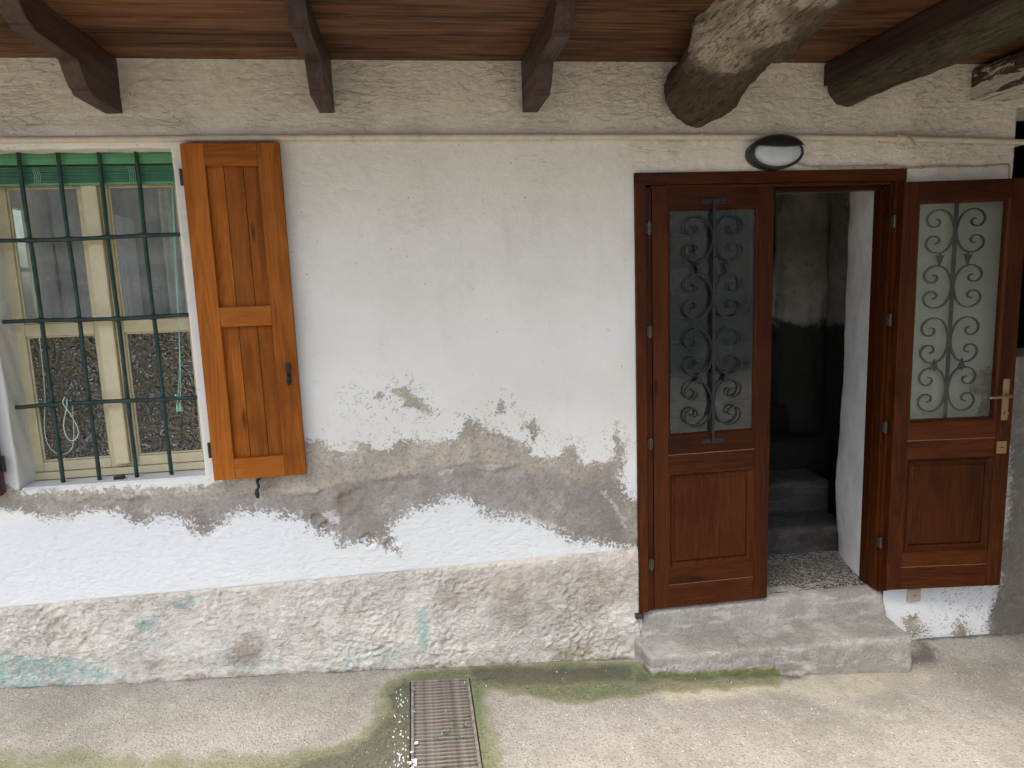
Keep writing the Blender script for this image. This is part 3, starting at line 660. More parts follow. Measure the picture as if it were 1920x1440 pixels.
# ---- the house wall: plaster face with its openings, and the roughcast plinth
HOLES = [(-1.63, -0.905, 0.885, 2.225), (1.0, 2.26, -0.12, 2.085), (2.825, 3.5, 1.2, 2.375)]
house = empty('house_wall', (0, 0, 0))
tag(house, 'white plastered house wall with peeling paint and bare cement above a roughcast plinth', 'wall')
def build_wall():
    xs = axis_coords([(-3.6, .05), (-2.3, .0085), (-1.63, .0085), (-.905, .0085), (1.0, .0085), (2.26, .0085), (2.825, .0085), (3.1, .05), (3.5, .1), (4.4, 1)])
    zs = axis_coords([(-.45, .0085), (-.12, .0085), (.885, .0085), (1.2, .0085), (2.085, .0085), (2.225, .0085), (2.375, .0085), (2.56, 1)])
    X, Z = np.meshgrid(xs, zs); nx, nz = len(xs), len(zs)
    x, z = X.ravel(), Z.ravel()
    wob = fbm(x, 0, z, .25, 4, .5, 1.5)
    bare = sd_union(BARE, x, z)
    b = smooth(-.004, .004, bare + fbm(x, 0, z, .06, 3, .5, 4) * .012)
    cream = smooth(2.17, 2.30, z + wob * .03)
    cream = np.maximum(cream, smooth(2.02, 2.12, z) * smooth(.85, 1.05, x + wob * .1))
    cream = np.maximum(cream, .60 * smooth(1.0, 2.3, z + wob * .15))  # warm bounce light put into the paint colour, stronger higher up
    rough = smooth(2.22, 2.30, z + wob * .02) * (.45 + .55 * smooth(-.3, .5, fbm(x, 0, z, .35, 3, .5, 6)))
    rough = np.maximum(rough, smooth(2.06, 2.14, z) * smooth(.95, 1.15, x) * .8)
    rough = np.maximum(rough, .55 * smooth(.85, .62, z) * (x < 1))
    d = fbm(x, 0, z, .9, 3, .5, 1) * .006
    d += rough * (ridged(x, 0, z * 1.6, .045, 3, 2) * .0026 + fbm(x, 0, z, .018, 3, .55, 3) * .0018)
    d += (1 - rough) * (fbm(x, 0, z, .05, 3, .5, 7) * .0007)
    d += b * (-.0016 + fbm(x, 0, z, .02, 3, .6, 9) * .0011)
    g = smooth(-.01, .01, sd_union(GREY, x, z))
    gs = sd_union(GREY, x, z) + fbm(x, 0, z, .07, 4, .55, 13) * .018
    d += b * (smooth(-.35, .35, fbm(x, 0, z, .2, 2, .5, 14)) * (.006 * np.exp(-((gs + .006) / .013) ** 2) - .0045 * smooth(-.002, .008, gs)))
    d += b * g * (fbm(x, 0, z, .09, 4, .55, 12) * .0034 - .001)
    for px, pz, r, dep in PITS:
        q = np.hypot((x - px) + fbm(x, 0, z, .03, 3, .5, 15) * .012, (z - pz) * 1.25 + fbm(x, 0, z, .03, 3, .5, 16) * .012)
        d -= 1.9 * dep * smooth(r, r * .5, q); d += dep * .6 * np.exp(-((q - r * 1.25) / (r * .25)) ** 2)
    d += .012 * smooth(2.19, 2.24, z) * smooth(-.80, -.86, x) * smooth(2.35, 2.28, z)      # lip over the window
    d = d - .03 * smooth(.388, .375, z) * (x < .985)          # the plaster stops behind the plinth
    co = np.stack([x, -d, z], 1)
    k = np.arange(nx * nz).reshape(nz, nx)
    xc, zc = (xs[:-1] + xs[1:]) / 2, (zs[:-1] + zs[1:]) / 2
    XC, ZC = np.meshgrid(xc, zc)
    keep = np.ones(XC.shape, bool)
    for a0, a1, c0, c1 in HOLES: keep &= ~((XC > a0) & (XC < a1) & (ZC > c0) & (ZC < c1))
    q = np.stack([k[:-1, :-1], k[:-1, 1:], k[1:, 1:], k[1:, :-1]], -1)[keep].tolist()
    co = co.tolist(); src = list(range(len(co)))
    # plaster reveals run back from the edges of the window and the passage
    for (a0, a1, c0, c1), dep in ((HOLES[0], .16), (HOLES[2], .3)):
        ia, ib = int(np.argmin(abs(xs - a0))), int(np.argmin(abs(xs - a1)))
        ja, jb = int(np.argmin(abs(zs - c0))), int(np.argmin(abs(zs - c1)))
        loop = [k[ja, i] for i in range(ia, ib)] + [k[j, ib] for j in range(ja, jb)] + [k[jb, i] for i in range(ib, ia, -1)] + [k[j, ia] for j in range(jb, ja, -1)]
        prev = [int(v) for v in loop]
        nst = 12
        for sidx in range(1, nst + 1):
            cur = []
            for v in loop:
                p = co[v]; cur.append(len(co)); src.append(int(v))
                wv = .0018 * math.sin(p[0] * 37 + p[2] * 23 + sidx * .9) + random.gauss(0, .0004)
                co.append([p[0] + wv, p[1] * (1 - sidx / nst) + dep * sidx / nst, p[2] + wv])
            for i in range(len(loop)):
                j = (i + 1) % len(loop); q.append((prev[i], prev[j], cur[j], cur[i]))
            prev = cur
    me = mesh_from('plaster_face', co, q)
    src = np.array(src)
    setattr_f(me, 'bare', bare[src]); setattr_f(me, 'grey', sd_union(GREY, x, z)[src]); setattr_f(me, 'cream', cream[src])
    wf = np.zeros(len(x))
    for p in WHITE: wf = np.maximum(wf, smooth(-.03, .03, sdist(p, x, z)))
    setattr_f(me, 'white', wf[src])
    setattr_f(me, 'soft', smooth(.80, .72, z)[src])
    br = np.zeros(len(x))
    for px, pz, r, dep in PITS: br = np.maximum(br, .8 * smooth(r * 2.2, r * .6, np.hypot(x - px, z - pz)))
    setattr_f(me, 'brownish', br[src])
    setattr_f(me, 'damp_dark', (.55 * smooth(.55, .9, x) * smooth(.86, .74, z))[src])
    spk = smooth(-.16, -.02, sd_union(BARE[:5], x, z, .2)) * smooth(.75, .9, z) * (x > -.6) * (x < 1.0)
    spk = np.maximum(spk, .9 * smooth(.30, .05, np.hypot((x + .2) / 1.4, z - 1.16)))
    spk = np.maximum(spk, smooth(2.3, 2.6, x) * smooth(.3, .1, z) * .9)
    setattr_f(me, 'speck', spk[src])
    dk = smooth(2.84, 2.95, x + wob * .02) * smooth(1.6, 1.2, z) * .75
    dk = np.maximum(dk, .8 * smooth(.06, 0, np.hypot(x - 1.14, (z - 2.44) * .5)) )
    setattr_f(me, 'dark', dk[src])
    link('plaster_face', me, 'wall', house)

    # plinth
    xs = axis_coords([(-3.6, .05), (-2.1, .006), (.988, .1)])
    zs = axis_coords([(-.30, .006), (.385, .0035), (.402, .1)])
    X, Z = np.meshgrid(xs, zs); nx, nz = len(xs), len(zs); x, z = X.ravel(), Z.ravel()
    d = .008 + fbm(x, 0, z, .5, 3, .5, 21) * .006
    rg = .35 + .65 * smooth(-.25, .35, fbm(x, 0, z, .3, 3, .5, 28))
    d += rg * (ridged(x + .02 * fbm(x, 0, z, .1, 2, .5, 29), 0, z * 1.5, .06, 4, 22) * .0032 + fbm(x, 0, z * 1.2, .026, 4, .7, 23) * .0062) + fbm(x, 0, z, .14, 4, .5, 24) * .007
    d += .006 * smooth(.06, 0, z - ground_z(x)) 
    top = smooth(.375, .402, z)
    d = d * (1 - top) - .006 * top
    zz = z + (z > .3) * fbm(x, 0, 0 * z, .12, 3, .5, 25) * .004
    co = np.stack([x, -d, zz], 1)
    k = np.arange(nx * nz).reshape(nz, nx)
    q = np.stack([k[:-1, :-1], k[:-1, 1:], k[1:, 1:], k[1:, :-1]], -1).reshape(-1, 4).tolist()
    me = mesh_from('plinth', co, q)
    w = fbm(x, 0, z, .08, 4, .55, 27) * .02
    setattr_f(me, 'teal', np.maximum(field(TEAL, x + w, z + w, .03), .32 * smooth(.9, -.6, x) * smooth(.16, .0, z - ground_z(x)))); setattr_f(me, 'brown', np.maximum(field(BROWN, x + w, z - w, .05), .8 * smooth(.035, .0, z - ground_z(x) + w * .5)))  # dark line at the foot is contact shade painted into the brown mask
    ms = field(PMOSS, x + 2 * w, z + 2 * w, .05); setattr_f(me, 'moss', ms)
    setattr_f(me, 'edge', smooth(.35, .40, z + w * .6) * .75)
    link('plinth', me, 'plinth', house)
build_wall()

# splayed plaster reveal behind the right-hand door jamb
def build_reveal():
    ys = np.linspace(.104, .50, 42); zs = np.linspace(.04, 2.5, 200)
    Y, Z = np.meshgrid(ys, zs); y, z = Y.ravel(), Z.ravel()
    x = 2.205 + (y - .1) * .27 + .03 * smooth(.44, .5, y) + .035 * smooth(.6, .05, z) * smooth(.2, .5, y)
    x = x - .03 * smooth(1.2, .4, z) * smooth(.2, .45, y) + fbm(0, y, z, .25, 3, .5, 31) * .008 + fbm(0, y, z, .04, 3, .5, 33) * .0015
    k = np.arange(len(x)).reshape(len(zs), len(ys))
    q = np.stack([k[:-1, :-1], k[:-1, 1:], k[1:, 1:], k[1:, :-1]], -1).reshape(-1, 4).tolist()
    link('door_reveal', mesh_from('door_reveal', np.stack([x, y, z], 1), q), 'reveal', house)
    # left-hand reveal, seen through the glass
    x2 = 1.09 + fbm(0, y, z, .25, 3, .5, 35) * .006
    link('door_reveal', mesh_from('door_reveal', np.stack([x2, y, z], 1), q), 'reveal', house)
    # soffit of the doorway
    box('door_reveal', 1.06, 2.4, .10, .5, 2.06, 2.12, 'reveal', house, .004)
build_reveal()

def shell(name, x0, x1, y0, y1, z0, z1, mt, hole=None, back=None):
    """inside of a room: five faces, open towards the house wall; hole = (y0,y1,z0,z1) in the x0 face"""
    bm = bmesh.new()
    def f(*p): bm.faces.new([bm.verts.new(v) for v in p])
    if back:
        a, b, c, d = back
        for xa, xb, za, zb in ((x0, a, z0, z1), (b, x1, z0, z1), (a, b, z0, c), (a, b, d, z1)):
            f((xa, y1, za), (xb, y1, za), (xb, y1, zb), (xa, y1, zb))
    else: f((x0, y1, z0), (x1, y1, z0), (x1, y1, z1), (x0, y1, z1))
    f((x1, y0, z0), (x1, y1, z0), (x1, y1, z1), (x1, y0, z1))
    f((x0, y0, z0), (x1, y0, z0), (x1, y1, z0), (x0, y1, z0))
    f((x0, y0, z1), (x1, y0, z1), (x1, y1, z1), (x0, y1, z1))
    if hole:
        a, b, c, d = hole
        for ya, yb, za, zb in ((y0, a, z0, z1), (b, y1, z0, z1), (a, b, z0, c), (a, b, d, z1)):
            f((x0, ya, za), (x0, yb, za), (x0, yb, zb), (x0, ya, zb))
    else: f((x0, y0, z0), (x0, y1, z0), (x0, y1, z1), (x0, y0, z1))
    o = from_bm(name, bm, mt, None, None); o['kind'] = 'structure'
    return o
shell('kitchen_walls', -2.45, -.35, .014, 3.0, .1, 2.54, 'room', (.45, 2.05, 1.53, 2.27), (-1.6, -.4, .4, 2.45))  # back-wall opening is added, out of view, to brighten the room
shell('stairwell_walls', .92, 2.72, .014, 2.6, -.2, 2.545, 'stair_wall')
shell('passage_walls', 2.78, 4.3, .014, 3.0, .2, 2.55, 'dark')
o = box('balcony_slab', -3.6, 4.6, -1.25, 3.2, 2.60, 2.75, 'dark', None, 0); o['kind'] = 'structure'
# added, unseen: deeper roof and side wall that block light on the right
o = box('balcony_slab', 2.0, 4.6, -3.4, -1.255, 2.60, 2.75, 'dark', None, 0); o['kind'] = 'structure'  # added deeper roof, unseen, blocks light on the right
o = box('courtyard_house', -14, 14, -14.5, -12.0, -1.5, 4.0, 'courtyard', None, .02); o['kind'] = 'structure'
o = box('blocker_wall', 4.0, 4.3, -4.2, .1, -.6, 2.6, 'grey_plaster', None, .01); o['kind'] = 'structure'
box('stairwell_floor', .93, 2.71, .05, .50, -.1, .074, 'terrazzo', None, 0)['kind'] = 'structure'

# ================================================================== TIMBER OVERHEAD
ceil_ = empty('plank_ceiling', (0, 0, 2.557))
tag(ceil_, 'dark brown board ceiling under the balcony, above the rafters', 'ceiling')
pw = .1475
for i in range(8):
    y1 = .004 - i * pw
    cuts = [-3.6, (-.296, .534, -1.10)[i % 3], 4.6]
    for a, b in zip(cuts[:-1], cuts[1:]):
        dz = random.uniform(0, .0012)
        box('plank', a + .0006, b - .0006, y1 - pw + .0014, y1 - .0014, .0 + dz, .024, 'plank', ceil_, .003, 'x')

def rafter(x0, x1, label):
    t = empty('carved_rafter', ((x0 + x1) / 2, 0, 2.555)); tag(t, label, 'rafter', 'carved rafters under the balcony')
    h = (x1 - x0) / 2
    prof = [(.03, 0), (.03, -.2), (-.262, -.2), (-.270, -.194), (-.274, -.186)]
    prof += [(-.276 - .062 * s_, -.186 + .072 * (s_ ** 1.7)) for s_ in (.12, .25, .4, .55, .7, .85, 1.0)]
    prof += [(-.342, -.112), (-.344, -.106), (-.62, -.106), (-.628, -.102), (-.632, -.094)]
    prof += [(-.634 - .07 * s_, -.094 + .058 * (s_ ** 1.7)) for s_ in (.15, .35, .55, .8, 1.0)]
    prof += [(-.71, -.034), (-.712, -.030), (-1.2, -.030), (-1.2, 0)]
    bm = bmesh.new()
    vs = [[bm.verts.new((sx * h, y, z)) for y, z in prof] for sx in (-1, 1)]
    n = len(prof)
    for k in range(n): bm.faces.new((vs[0][k], vs[0][(k + 1) % n], vs[1][(k + 1) % n], vs[1][k]))
    bm.faces.new(vs[0]); bm.faces.new(vs[1][::-1])
    bmesh.ops.recalc_face_normals(bm, faces=bm.faces)
    es = [e for e in bm.edges if abs(e.verts[0].co.x - e.verts[1].co.x) < 1e-6]
    bmesh.ops.bevel(bm, geom=es, offset=.0022, segments=1, affect='EDGES')
    from_bm('timber', bm, 'rafter', t, 'y')
rafter(-1.132, -1.068, 'carved dark rafter above the barred window, leftmost')
rafter(-.326, -.266, 'carved dark rafter in the middle, just right of the open orange shutter')
rafter(.503, .567, 'carved dark rafter left of the gnarled log beam')

def log(name, path, rad, label, mt, amp=.012, flat=None, strip=None, cat='beam', nseg=72, nring=170, knots=(), splits=()):
    P = catmull(path, 40); R = np.interp(np.linspace(0, 1, len(P)), np.linspace(0, 1, len(rad)), rad)
    idx = np.linspace(0, len(P) - 1, nring)
    pts = np.array([[np.interp(i, range(len(P)), [p[a] for p in P]) for a in range(3)] for i in idx])
    rr = np.interp(idx, range(len(P)), R)
    th = np.linspace(0, 2 * math.pi, nseg, endpoint=False)
    ux, uz = np.cos(th), np.sin(th)
    X = pts[:, 0:1] + rr[:, None] * ux; Y = np.repeat(pts[:, 1:2], nseg, 1); Z = pts[:, 2:3] + rr[:, None] * uz
    x, y, z = X.ravel(), Y.ravel(), Z.ravel()
    nx_, nz_ = np.tile(ux, nring), np.tile(uz, nring)
    d = fbm(x, y * .45, z, .12, 4, .5, 41 + len(label)) * amp + ridged(x, y * .2, z, .04, 3, 43) * amp * .30
    if strip is not None:
        stv = strip(x, y, z)
        d += np.minimum(1, stv * 1.6) * (ridged(x, y * .22, z, .05, 4, 44) * .014 + fbm(x, y * .5, z, .03, 4, .55, 47) * .008)
    ang = np.arctan2(nz_, nx_)
    for a0, tw, ya, yb, dp in splits:
        q = (ang - a0 - tw * y - .25 * np.sin(y * 9 + a0) + math.pi) % (2 * math.pi) - math.pi
        d -= dp * np.exp(-(q / .045) ** 2) * smooth(yb, yb + .06, y) * smooth(ya, ya - .06, y)
    for ky, ka, kr, kh in knots:
        q = np.hypot(y - ky, ((np.arctan2(nz_, nx_) - ka + math.pi) % (2 * math.pi) - math.pi) * .13)
        d += kh * np.exp(-(q / kr) ** 2)
    x = x + nx_ * d; z = z + nz_ * d
    if flat: x, z = flat(x, y, z)
    k = np.arange(nring * nseg).reshape(nring, nseg)
    kn = np.roll(k, -1, 1)
    q = np.stack([k[:-1], kn[:-1], kn[1:], k[1:]], -1).reshape(-1, 4).tolist()
    q.append(k[0].tolist()); q.append(k[-1][::-1].tolist())
    me = mesh_from(name, np.stack([x, y, z], 1), q)
    g = np.stack([y, x, z], 1).astype(np.float32)
    me.attributes.new('gr', 'FLOAT_VECTOR', 'POINT').data.foreach_set('vector', g.ravel())
    setattr_f(me, 'strip', strip(x, y, z) if strip is not None else np.zeros(len(x)))
    o = link(name, me, mt); tag(o, label, cat, 'log beams under the ceiling')
    return o
def strip1(x, y, z):
    return smooth(-.27, -.50, y + .045 * np.sin(z * 40) + .02 * np.sin(x * 60) + (x - 1.15) * .15) * (.22 + .75 * smooth(1.26, 1.12, x + .03 * np.sin(y * 25)))
log('log_beam', [(1.265, .12, 2.435), (1.265, 0, 2.435), (1.265, -.15, 2.455), (1.255, -.32, 2.495), (1.245, -.45, 2.525), (1.24, -.62, 2.545), (1.23, -.85, 2.55), (1.23, -1.05, 2.55), (1.23, -1.2, 2.55)],
    [.137, .138, .143, .143, .150, .155, .15, .14, .14], 'thick gnarled log beam with pale stripped wood, above the wall lamp', 'log', .016,
    strip=strip1, splits=((-1.5, .5, -.02, -.7, .012), (-2.3, -.3, -.1, -1.1, .014), (-.8, .4, -.15, -1.1, .012), (2.9, .3, -.05, -1.1, .012)), knots=((-.50, -2.7, .08, .035), (-.40, -1.7, .06, .022), (-.62, -1.0, .06, .03), (-.10, -.6, .09, .012)))
log('log_beam', [(1.972, .12, 2.468), (1.972, 0, 2.468), (1.972, -.4, 2.472), (1.975, -.8, 2.475), (1.98, -1.5, 2.47)],
    [.083, .086, .092, .095, .095], 'slim dark log beam over the right half of the doorway', 'log_dark', .012, splits=((-1.9, .15, .0, -1.1, .010), (-1.2, -.2, -.2, -1.1, .010), (-2.7, .1, -.1, -1.1, .008)))
def flat3(x, y, z):
    cx, cz = 2.69 + .02 * y, 2.463
    dx, dz = x - cx, z - cz
    return cx + np.clip(dx, -.098, .098) * 1.08, cz + np.clip(dz, -.066, .075)
log('log_beam', [(2.69, .15, 2.463), (2.69, 0, 2.463), (2.69, -.5, 2.466), (2.69, -1.5, 2.47)], [.108, .108, .11, .11],
    'hewn beam with flaking white paint at the far right corner', 'log_white', .012, flat=flat3, strip=lambda x, y, z: smooth(2.49, 2.43, z))
o = box('joist', 1.858, 1.895, -1.45, .06, 2.462, 2.553, 'rafter', None, .003, 'y'); tag(o, 'flat dark red joist against the left side of the slim log', 'joist')

# ================================================================== WINDOW
win = empty('window', (-1.267, .13, .89)); tag(win, 'cream painted two-casement kitchen window with textured lower panes', 'window')
WX0, WX1, WY = -1.27 - .395, -.868, .13
def W(x, y=WY, z=0): return (x + 1.267, y - .13, z - .89)
def wbox(name, x0, x1, y0, y1, z0, z1, parent=win, mt='cream', bev=.003):
    return box(name, x0 + 1.267, x1 + 1.267, y0 - .13, y1 - .13, z0 - .89, z1 - .89, mt, parent, bev)
wbox('bottom_rail', -1.68, -.86, .118, .165, .895, .925)
wbox('head', -1.68, -.86, .118, .165, 2.165, 2.23)
wbox('jamb', -1.68, -1.655, .118, .165, .9255, 2.1645)
wbox('jamb', -.885, -.86, .118, .165, .9255, 2.1645)
for (a, b) in ((-1.653, -1.262), (-1.260, -.887)):
    t = empty('casement', (0, 0, 0)); t.parent = win
    la, lb = (a + .058, b - .062) if a < -1.5 else (a + .048, b - .058)
    bm = bmesh.new()
    X = 1.267; yf, yb = 0.002 - .0, .038
    for q in ((a, la, .927, 2.163), (lb, b, .927, 2.163), (la + .0004, lb - .0004, .927, .968), (la + .0004, lb - .0004, 1.503, 1.553), (la + .0004, lb - .0004, 2.105, 2.163)):
        add_box(bm, q[0] + X, q[1] + X, yf, yb, q[2] - .89, q[3] - .89, .004)
    from_bm('sash', bm, 'cream', t, None)
    bm = bmesh.new()
    for (z0, z1) in ((.968, 1.503), (1.553, 2.105)):
        for q in ((la, la + .008, z0 + .008, z1 - .008), (lb - .008, lb, z0 + .008, z1 - .008), (la, lb, z0, z0 + .008), (la, lb, z1 - .008, z1)):
            add_box(bm, q[0] + X, q[1] + X, yf + .008, yb - .012, q[2] - .89, q[3] - .89, .003, 1)
    from_bm('glazing_bead', bm, 'cream', t, None)
    box('clear_pane', la + X + .002, lb + X - .002, .018, .021, 1.557 - .89, 2.101 - .89, 'glass', t, 0)
    box('textured_pane', la + X + .002, lb + X - .002, .018, .022, .972 - .89, 1.499 - .89, 'hammered', t, 0)
wbox('meeting_strip', -1.297, -1.238, .098, .131, .945, 2.166, mt='cream', bev=.006)
wbox('meeting_strip', -1.236, -1.218, .116, .131, .945, 2.166, mt='cream', bev=.004)
wbox('sill', -1.626, -.909, .01, .117, .872, .8925, mt='reveal', bev=.004)

gr = empty('window_grille', (-1.267, .06, .89)); tag(gr, 'dark green iron bar grille in front of the kitchen window', 'window grille')
bx = [-1.49, -1.348, -1.20, -1.06]
for i, x in enumerate(bx):
    z = np.linspace(.875, 2.245, 22)
    ph = random.uniform(0, 6)
    pts = [Vector((x + 1.267 + .0016 * math.sin(q * 9 + ph), .002 * math.sin(q * 6 + ph), q - .89)) for q in z]
    bm = bmesh.new(); add_tube(bm, pts, lambda t: .0082 + .0006 * math.sin(t * 31), 4 if i == 99 else 10)
    from_bm('vertical_bar', bm, 'iron_green', gr, None, True)
for z0 in (1.892, 1.568, 1.223):
    xs_ = np.linspace(-1.645, -.89, 60)
    pts = []
    for x in xs_:
        k = sum(math.exp(-((x - b) / .018) ** 2) for b in bx)
        pts.append(Vector((x + 1.267, -.004 - .009 * k + .002 * math.sin(x * 11), z0 - .89 + .003 * math.sin(x * 8 + z0 * 5) + (.006 if z0 > 1.8 else 0) * (x + 1.27))))
    bm = bmesh.new()
    add_tube(bm, pts, lambda t: .0085 + .004 * sum(math.exp(-((-1.645 + .755 * t - b) / .014) ** 2) for b in bx), 10)
    from_bm('horizontal_bar', bm, 'iron_green', gr, None, True)

bl = empty('window_blind', (-1.267, .09, 2.2)); tag(bl, 'bright green roller blind drawn up behind the window grille', 'blind')
box('headrail', -1.625 + 1.267, -.93 + 1.267, -.012, .02, -.018, .024, 'blind', bl, .002, None)
for k in range(3): box('headrail_rib', -1.624 + 1.267, -.931 + 1.267, -.0145, -.0118, -.012 + k * .013, -.008 + k * .013, 'blind', bl, .001, None)
for k in range(9): 
    box('slat', -1.622 + 1.267, -.925 + 1.267, -.010 + random.uniform(-.002, .002), .018, -.087 + k * .0068, -.0816 + k * .0068, 'blind_dark', bl, .001, None)
box('bottom_bar', -1.622 + 1.267, -.925 + 1.267, -.012, .019, -.098, -.0885, 'blind', bl, .002, None)
box('end_bracket', -.929 + 1.267, -.908 + 1.267, -.015, .02, -.03, .028, 'reveal', bl, .002, None)
for x in (-1.455, -1.10):
    for k in range(4): tube('lift_cord', [Vector((x + 1.267 + k * .007, -.014, -.095)), Vector((x + 1.267 + k * .007 + .004, -.015, -.06)), Vector((x + 1.267 + k * .007 - .002, -.014, -.028))], .0013, 'cord', bl, 6, res=4)
for dx in (0, .012):
    tube('pull_cord', [(.333, -.03, -.09), (.318 - dx * .3, -.033, -.4), (.292 + dx * .2, -.035, -.8), (.262 + dx, -.036, -1.01)], .0017, 'cord', bl, 6, res=6)
    bm = bmesh.new(); add_tube(bm, [Vector((.262 + dx, -.036, -1.0)), Vector((.262 + dx, -.036, -1.015)), Vector((.262 + dx, -.036, -1.035))], lambda t: .0028 + .0042 * t, 8)
    from_bm('cord_tassel', bm, 'cord', bl, None, True)
tube('tilt_cord', [(-.24, .0, -.1), (-.245, -.01, -.5), (-.255, -.01, -.9), (-.275, -.015, -1.08), (-.26, -.02, -1.16), (-.215, -.02, -1.19), (-.17, -.02, -1.15), (-.155, -.02, -1.0), (-.158, -.022, -.96)], .0017, 'cord_white', bl, 6, res=8)
tube('tilt_cord', [(-.232, .0, -.1), (-.236, -.008, -.6), (-.232, -.01, -1.05), (-.225, -.012, -1.25)], .0017, 'cord', bl, 6, res=6)
tube('tilt_cord', [(-.160, -.044, -.952), (-.158, -.058, -.985), (-.178, -.06, -1.06), (-.17, -.06, -1.115), (-.145, -.06, -1.125), (-.125, -.06, -1.09), (-.14, -.06, -1.03), (-.168, -.062, -.97), (-.165, -.045, -.945)], .0022, 'cord_white', bl, 6, res=8)

def shutter(x0, x1, label, mt, hinge_left):
    """louvreless plank shutter folded back on the wall; x0<x1"""
    z0, z1 = .883, 2.232
    t = empty('shutter', ((x0 + x1) / 2, -.03, z0)); tag(t, label, 'shutter', 'window shutters folded back on the wall')
    cx = (x0 + x1) / 2; w = (x1 - x0) / 2; H = z1 - z0
    yf, ym, yb = -.028, -.004, .016
    sw = .086
    box('stile', -w, -w + sw, yf, ym, 0, H, mt, t, .003, 'z'); box('stile', w - sw, w, yf, ym, 0, H, mt, t, .003, 'z')
    for a, b in ((0, .088), (.634, .713), (1.263, H)):
        box('rail', -w + sw + .0005, w - sw - .0005, yf + .0006, ym, a + (.0004 if a == 0 else 0), b - .0004, mt, t, .002, 'x')
    n = 5; pw_ = (2 * w - .004) / n
    for k in range(n): box('plank', -w + .002 + k * pw_ + .0009, -w + .002 + (k + 1) * pw_ - .0009, ym + .0005, yb, .004, H + .006, mt, t, .003, 'z')
    hx = -w if hinge_left else w
    for hz in (.1, 1.2):
        bm = bmesh.new()
        add_box(bm, hx - .016, hx + .012, ym - .006, ym + .012, hz, hz + .052, .002)
        add_tube(bm, [Vector((hx - (.012 if hinge_left else -.012), ym, hz - .006)), Vector((hx - (.012 if hinge_left else -.012), ym, hz + .058))], .007, 10)
        from_bm('hinge', bm, 'iron', t, None)
    lx = (w - .037) * (1 if hinge_left else -1)
    bm = bmesh.new(); add_box(bm, lx - .008, lx + .008, yf - .006, yf + .001, .39, .475, .002)
    add_tube(bm, catmull([(lx, yf - .004, .43), (lx, yf - .022, .425), (lx - .002, yf - .026, .405), (lx, yf - .014, .388)], 6), .0055, 8)
    add_box(bm, lx - .009, lx + .009, yf - .012, yf - .003, .445, .472, .003)
    from_bm('latch', bm, 'iron', t, None)
    return t
shutter(-.856, -.484, 'orange-brown plank shutter open against the white wall', 'shutter', True)
shutter(-2.04, -1.668, 'dark red-brown shutter cut off by the left edge of the photo', 'shutter_dark', False)
st_ = empty('shutter_stay', (-.69, -.02, .83)); tag(st_, 'small black iron shutter stay hanging below the orange shutter', 'shutter stay')
tube('hook', [(0, .02, .03), (0, -.012, .035), (.004, -.03, .03), (.008, -.034, .012), (0, -.036, .0)], .006, 'iron', st_, 8, res=5)
bm = bmesh.new(); add_tube(bm, [Vector((0, -.036, .004)), Vector((-.001, -.037, -.012)), Vector((0, -.037, -.02)), Vector((.001, -.037, -.035))], lambda t: .006 + .005 * math.sin(t * 3.1) ** 2, 10)
from_bm('figure_catch', bm, 'iron', st_, None, True)
o = box('bolt_keep', -1.285, -1.245, .04, .062, .892, .906, 'iron', None, .002, None); tag(o, 'small black metal keep on the window sill below the grille', 'bolt keep')

# ================================================================== PIPE, LAMP, CABLE
pp = empty('wall_pipe', (0, -.02, 2.25)); tag(pp, 'cream painted pipe running along the wall above window and door', 'pipe')
ppts = [(-3.5, 0, .008), (-1.52, 0, .007), (-.54, 0, .008), (.45, 0, .004), (1.5, -.004, -.006), (2.247, -.006, -.02), (2.80, -.006, -.039), (2.835, .004, -.041), (2.847, .03, -.043), (2.85, .12, -.043)]
tube('pipe_run', ppts, .0125, 'pipe', pp, 14, res=14)
for x, z in ((-.2, .006), (.62, .003), (1.28, -.003), (2.52, -.03)):
    tube('pipe_clip', [(x, .015, z + .016), (x, -.004, z + .0165), (x, -.0165, z + .006), (x, -.0165, z - .006), (x, -.004, z - .0165), (x, .015, z - .016)], .0026, 'pipe', pp, 6, res=3)
bm = bmesh.new()
add_tube(bm, [Vector((2.215, -.006, -.0195)), Vector((2.28, -.006, -.0215))], .0185, 16)
add_tube(bm, [Vector((2.245, -.01, -.02)), Vector((2.252, -.028, -.035)), Vector((2.258, -.036, -.052))], .0145, 14)
add_tube(bm, [Vector((2.257, -.035, -.048)), Vector((2.260, -.040, -.062))], .0175, 6)
add_tube(bm, [Vector((2.205, -.006, -.0192)), Vector((2.216, -.006, -.0195))], .021, 16)
from_bm('tee_fitting', bm, 'pipe', pp, None)

lamp = empty('wall_lamp', (1.615, 0, 2.172)); tag(lamp, 'oval black bulkhead lamp with white glass above the doorway', 'lamp')
def oval(name, a, b, prof, mt, phi0=0, phi1=2 * math.pi, n=64):
    """prof = [(radius factor, y)]"""
    closed = phi1 - phi0 > 6.28
    bm = bmesh.new(); rings = []
    for r, y in prof:
        k = n if closed else n + 1
        rings.append([bm.verts.new((a * r * math.cos(phi0 + (phi1 - phi0) * i / n), y, b * r * math.sin(phi0 + (phi1 - phi0) * i / n))) for i in range(k)])
    for p, q in zip(rings[:-1], rings[1:]):
        m_ = len(p)
        for i in range(m_ if closed else m_ - 1): bm.faces.new((p[i], p[(i + 1) % m_], q[(i + 1) % m_], q[i]))
    bmesh.ops.remove_doubles(bm, verts=bm.verts, dist=1e-5)
    return from_bm(name, bm, mt, lamp, None, True)
oval('housing', .126, .071, [(.98, .012), (1.0, -.02), (1.0, -.045), (.98, -.058), (.93, -.064), (.87, -.060), (.85, -.05)], 'lamp_black')
